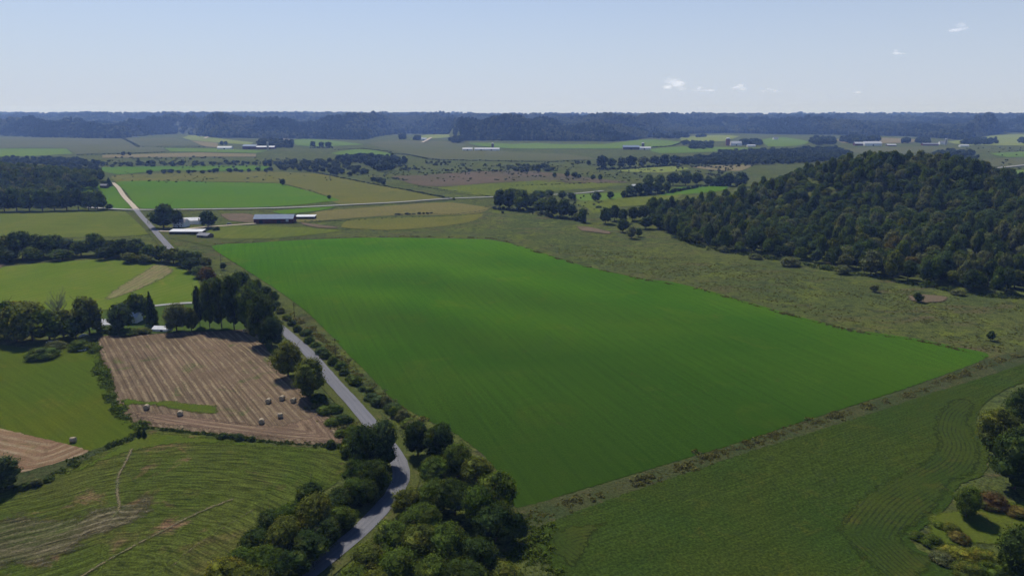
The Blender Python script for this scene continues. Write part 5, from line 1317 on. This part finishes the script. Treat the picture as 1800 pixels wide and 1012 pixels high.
# ------------------------------------------------------------------ utility poles
def pole(px, py, hpx, label):
    p = G(px, py); h = max(hpx * mpp(p) * 1.06, 8.0); e = empty("utility_pole", p, rad(35)); tag(e, label, "utility pole", "utility poles along the road")
    V = []; Fc = []; tube(V, Fc, (0, 0, -.3), (0, 0, h), .17, .11, 8); mesh_obj("post", V, Fc, M_BARK, e)
    V = []; Fc = []; boxv(V, Fc, -1.3, 1.3, -.18, -.06, h - .9, h - .75); mesh_obj("crossarm", V, Fc, M_BARK, e)
    for x in (-1.15, 0.5, 1.15):
        V = []; Fc = []; tube(V, Fc, (x, -.12, h - .75), (x, -.12, h - .5), .06, .04, 6); mesh_obj("insulator", V, Fc, M_SILO, e)
pole(518, 560, 28, "wooden utility pole farthest along the road by the green field's left edge")
pole(590, 625, 30, "wooden utility pole in the middle of the green field's left edge")
pole(678, 714, 30, "wooden utility pole nearest the camera by the green field's left edge")
pole(389, 468, 20, "wooden utility pole at the green field's far left corner")

# ------------------------------------------------------------------ round bales
def straw_mat():
    m, nt, out = new_mat("straw"); tc = N(nt, "ShaderNodeTexCoord")
    mp = N(nt, "ShaderNodeMapping"); L(nt, tc.outputs["Object"], mp.inputs[0]); mp.inputs["Scale"].default_value = (3, 14, 14)
    n = noise(nt, mp.outputs[0], 1.0, 5, 0.8)
    col = mixc(nt, remap(nt, n, 0.35, 0.65), (0.24, 0.185, 0.115), (0.42, 0.35, 0.24))
    principled(nt, out, col, 0.9, 0.2, n, 0, 0, 0.05)
    return m
M_STRAW = straw_mat()
def bale_mesh(R_=1.05, Ln=1.9):
    prof = [(-Ln / 2, 0.0), (-Ln / 2 - .03, .25), (-Ln / 2, .5), (-Ln / 2 - .02, .8), (-Ln / 2 + .05, .96), (-Ln / 2 + .16, 1.02), (-.35, 1.0), (-.3, .975), (0, 1.0), (.3, .975), (.35, 1.0), (Ln / 2 - .16, 1.02), (Ln / 2 - .05, .96), (Ln / 2 + .02, .8), (Ln / 2, .5), (Ln / 2 + .03, .25), (Ln / 2, 0.0)]
    V = []; Fc = []; k = 28; r = random.Random(4)
    for i, (x, q_) in enumerate(prof):
        for j in range(k):
            a = 2 * math.pi * j / k; w_ = 1 + .02 * math.sin(a * 5 + i) + r.uniform(-.012, .012)
            z = math.sin(a) * R_ * q_ * w_; z = max(z, -R_ * .93)
            V.append((x, math.cos(a) * R_ * q_ * w_, z + R_ * .93))
    for i in range(len(prof) - 1):
        for j in range(k): Fc.append((i * k + j, i * k + (j + 1) % k, (i + 1) * k + (j + 1) % k, (i + 1) * k + j))
    m = bpy.data.meshes.new("round_bale"); m.from_pydata(V, [], Fc); m.update(); m.materials.append(M_STRAW)
    return m
BM = bale_mesh()
for px, py, rz, lab in [(258, 719, 95, "round straw bale on the green strip, leftmost in the stubble field"), (317, 730, 100, "round straw bale just below the green strip in the stubble field"), (129, 777, 12, "round bale alone on the left green hayfield"),
                        (472, 708, 80, "round bale leftmost of the three in a row near the roadside tree"), (496, 703, 75, "round bale middle of the three in a row near the roadside tree"), (516, 707, 70, "round bale in the roadside tree's shadow, rightmost of three in a row"),
                        (493, 734, 15, "round bale just below the row of three"), (460, 744, 100, "round bale lowest on the stubble field"), (431, 584, 60, "round bale under the tall grove at the stubble field's top edge")]:
    p = G(px, py); o = bpy.data.objects.new("round_bale", BM); COL.objects.link(o); o.location = p; o.location.z += .05; o.rotation_euler = (0, 0, rad(rz))
    tag(o, lab, "hay bale", "round bales")

# ------------------------------------------------------------------ vehicles
def vehicle(px, py, rz, col, label, name="parked_car", truck=False):
    p = G(px, py); e = empty(name, (p[0], p[1], p[2] + .15), rad(rz)); tag(e, label, "truck" if truck else "car")
    m = plain("car_paint", col, 0.3, 0.5, 0.03)
    s = 1.25 if truck else 1.0
    pr = [(-2.2, .35), (-2.2, .85), (-2.0, .95), (-1.5, 1.0), (-1.0, 1.45), (.6, 1.45), (1.2, 1.0), (2.0, .88), (2.2, .7), (2.2, .35)]
    V = []; Fc = []
    for y_, ins in ((-.88, 0), (.88, 0)):
        for x_, z_ in pr: V.append((x_ * s, y_ * (0.82 if z_ > 1.2 else 1) * s, z_ * s))
    n = len(pr)
    for i in range(n): Fc.append((i, (i + 1) % n, n + (i + 1) % n, n + i))
    Fc += [tuple(range(n - 1, -1, -1)), tuple(range(n, 2 * n))]
    mesh_obj("body", V, Fc, m, e)
    V = []; Fc = []
    for sg in (-1, 1):
        o = len(V); V += [(-1.25 * s, sg * .87 * s, 1.02 * s), (1.0 * s, sg * .87 * s, 1.02 * s), (.55 * s, sg * .76 * s, 1.4 * s), (-.95 * s, sg * .76 * s, 1.4 * s)]; Fc.append((o, o + 1, o + 2, o + 3))
    mesh_obj("window", V, Fc, M_GLASS, e)
    for x_ in (-1.35, 1.35):
        for sg in (-1, 1):
            V = []; Fc = []; tube(V, Fc, (x_ * s, sg * .7 * s, .33 * s), (x_ * s, sg * .92 * s, .33 * s), .33 * s, .33 * s, 14); mesh_obj("wheel", V, Fc, M_DARK, e)
vehicle(403, 395, 20, (0.03, 0.03, 0.035), "dark pickup on the gravel yard between the farmstead and the barn", "pickup_truck", True)
vehicle(89, 604, 20, (0.6, 0.62, 0.64), "pale parked car half hidden behind the lone large shrub")
vehicle(147, 592, 60, (0.6, 0.6, 0.6), "pale parked car among the shrubs left of the stubble field corner")
vehicle(143, 617, 10, (0.62, 0.62, 0.62), "pale parked car below the shrub at the stubble field corner")

# ------------------------------------------------------------------ clouds
def cloud_mat():
    m, nt, out = new_mat("cloud_white")
    lw = N(nt, "ShaderNodeLayerWeight"); lw.inputs[0].default_value = .5
    tc = N(nt, "ShaderNodeTexCoord")
    n = noise(nt, tc.outputs["Object"], .006, 5, .6)
    d = N(nt, "ShaderNodeBsdfDiffuse"); d.inputs[0].default_value = (.97, .97, .98, 1)
    t = N(nt, "ShaderNodeBsdfTranslucent"); t.inputs[0].default_value = (.97, .97, .98, 1)
    mm_ = N(nt, "ShaderNodeMixShader"); mm_.inputs[0].default_value = .95; L(nt, d.outputs[0], mm_.inputs[1]); L(nt, t.outputs[0], mm_.inputs[2])
    tr = N(nt, "ShaderNodeBsdfTransparent"); mx = N(nt, "ShaderNodeMixShader")
    f = mathn(nt, 'MULTIPLY', mathn(nt, 'POWER', mathn(nt, 'SUBTRACT', 1.0, lw.outputs["Facing"]), 1.8), 0.13)
    L(nt, f, mx.inputs[0]); L(nt, tr.outputs[0], mx.inputs[1]); L(nt, mm_.outputs[0], mx.inputs[2]); L(nt, mx.outputs[0], out.inputs[0])
    return m
M_CLOUD = cloud_mat()
iv2, if2 = ico(4)
def cloud(px, py, wpx, hpx, seed, label):
    D = 17000.0; d = ray(px, py); d = d / d[1]; c = np.array([0, 0, HC]) + d * D
    r = random.Random(seed); V = []; Fc = []; off = 0; m = D / F * 1.03
    for i in range(9):
        t = r.uniform(-1, 1); s = r.uniform(.22, .42) * hpx * m * (1.15 - .7 * abs(t))
        o = np.array([t * wpx * m * .42, r.uniform(-1, 1) * wpx * m * .2, (r.random() ** 1.5 * (1 - abs(t)) - .25) * hpx * m * .8])
        vv = iv2 * s * (1 + .12 * np.sin(iv2[:, [0]] * 5 + seed) * np.sin(iv2[:, [1]] * 6 + iv2[:, [2]] * 7))
        vv = vv * np.array([1.5, 1.5, .8]) + o
        V.append(vv); Fc += [tuple(int(q) + off for q in f) for f in if2]; off += len(iv2)
    o = mesh_obj("cloud", np.vstack(V), Fc, M_CLOUD, smooth=True); o.location = c
    tag(o, label, "cloud", "small clouds")
cloud(1690, 50, 36, 15, 1, "highest small white cloud near the top right corner")
cloud(1577, 93, 24, 8, 2, "small white cloud lower left of the highest one")
cloud(1185, 152, 48, 22, 3, "largest pale cloud low over the ridge right of centre")
cloud(1238, 157, 40, 12, 4, "faint low cloud just right of the largest one")
cloud(1299, 155, 26, 12, 5, "small low cloud second to the right of the largest one")
cloud(1355, 159, 34, 8, 6, "thin faint cloud rightmost of the low row")
cloud(1508, 162, 16, 6, 7, "tiny low cloud alone on the right above the ridge")

# ------------------------------------------------------------------ haze
b = bmesh.new(); bmesh.ops.create_cube(b, size=1.0)
m = bpy.data.meshes.new("haze"); b.to_mesh(m); b.free()
hz = bpy.data.objects.new("haze", m); COL.objects.link(hz)
zlo, zhi = -25.0, 235.0
hz.scale = (22400, 22400, zhi - zlo); hz.location = (0, 0, (zlo + zhi) / 2)
mm_, nt, out = new_mat("haze_air")
vp = N(nt, "ShaderNodeVolumePrincipled")
vp.inputs["Color"].default_value = (0.28, 0.46, 1.0, 1)
vp.inputs["Absorption Color"].default_value = (1, 1, 1, 1)
vp.inputs["Density"].default_value = 8.0e-5
vp.inputs["Anisotropy"].default_value = 0.2
L(nt, vp.outputs[0], out.inputs["Volume"])
m.materials.append(mm_)
tag(hz, "thin bluish air haze over the whole valley", kind='stuff')
print("terrain range", GZ.min(), GZ.max(), "objects", len(bpy.data.objects))
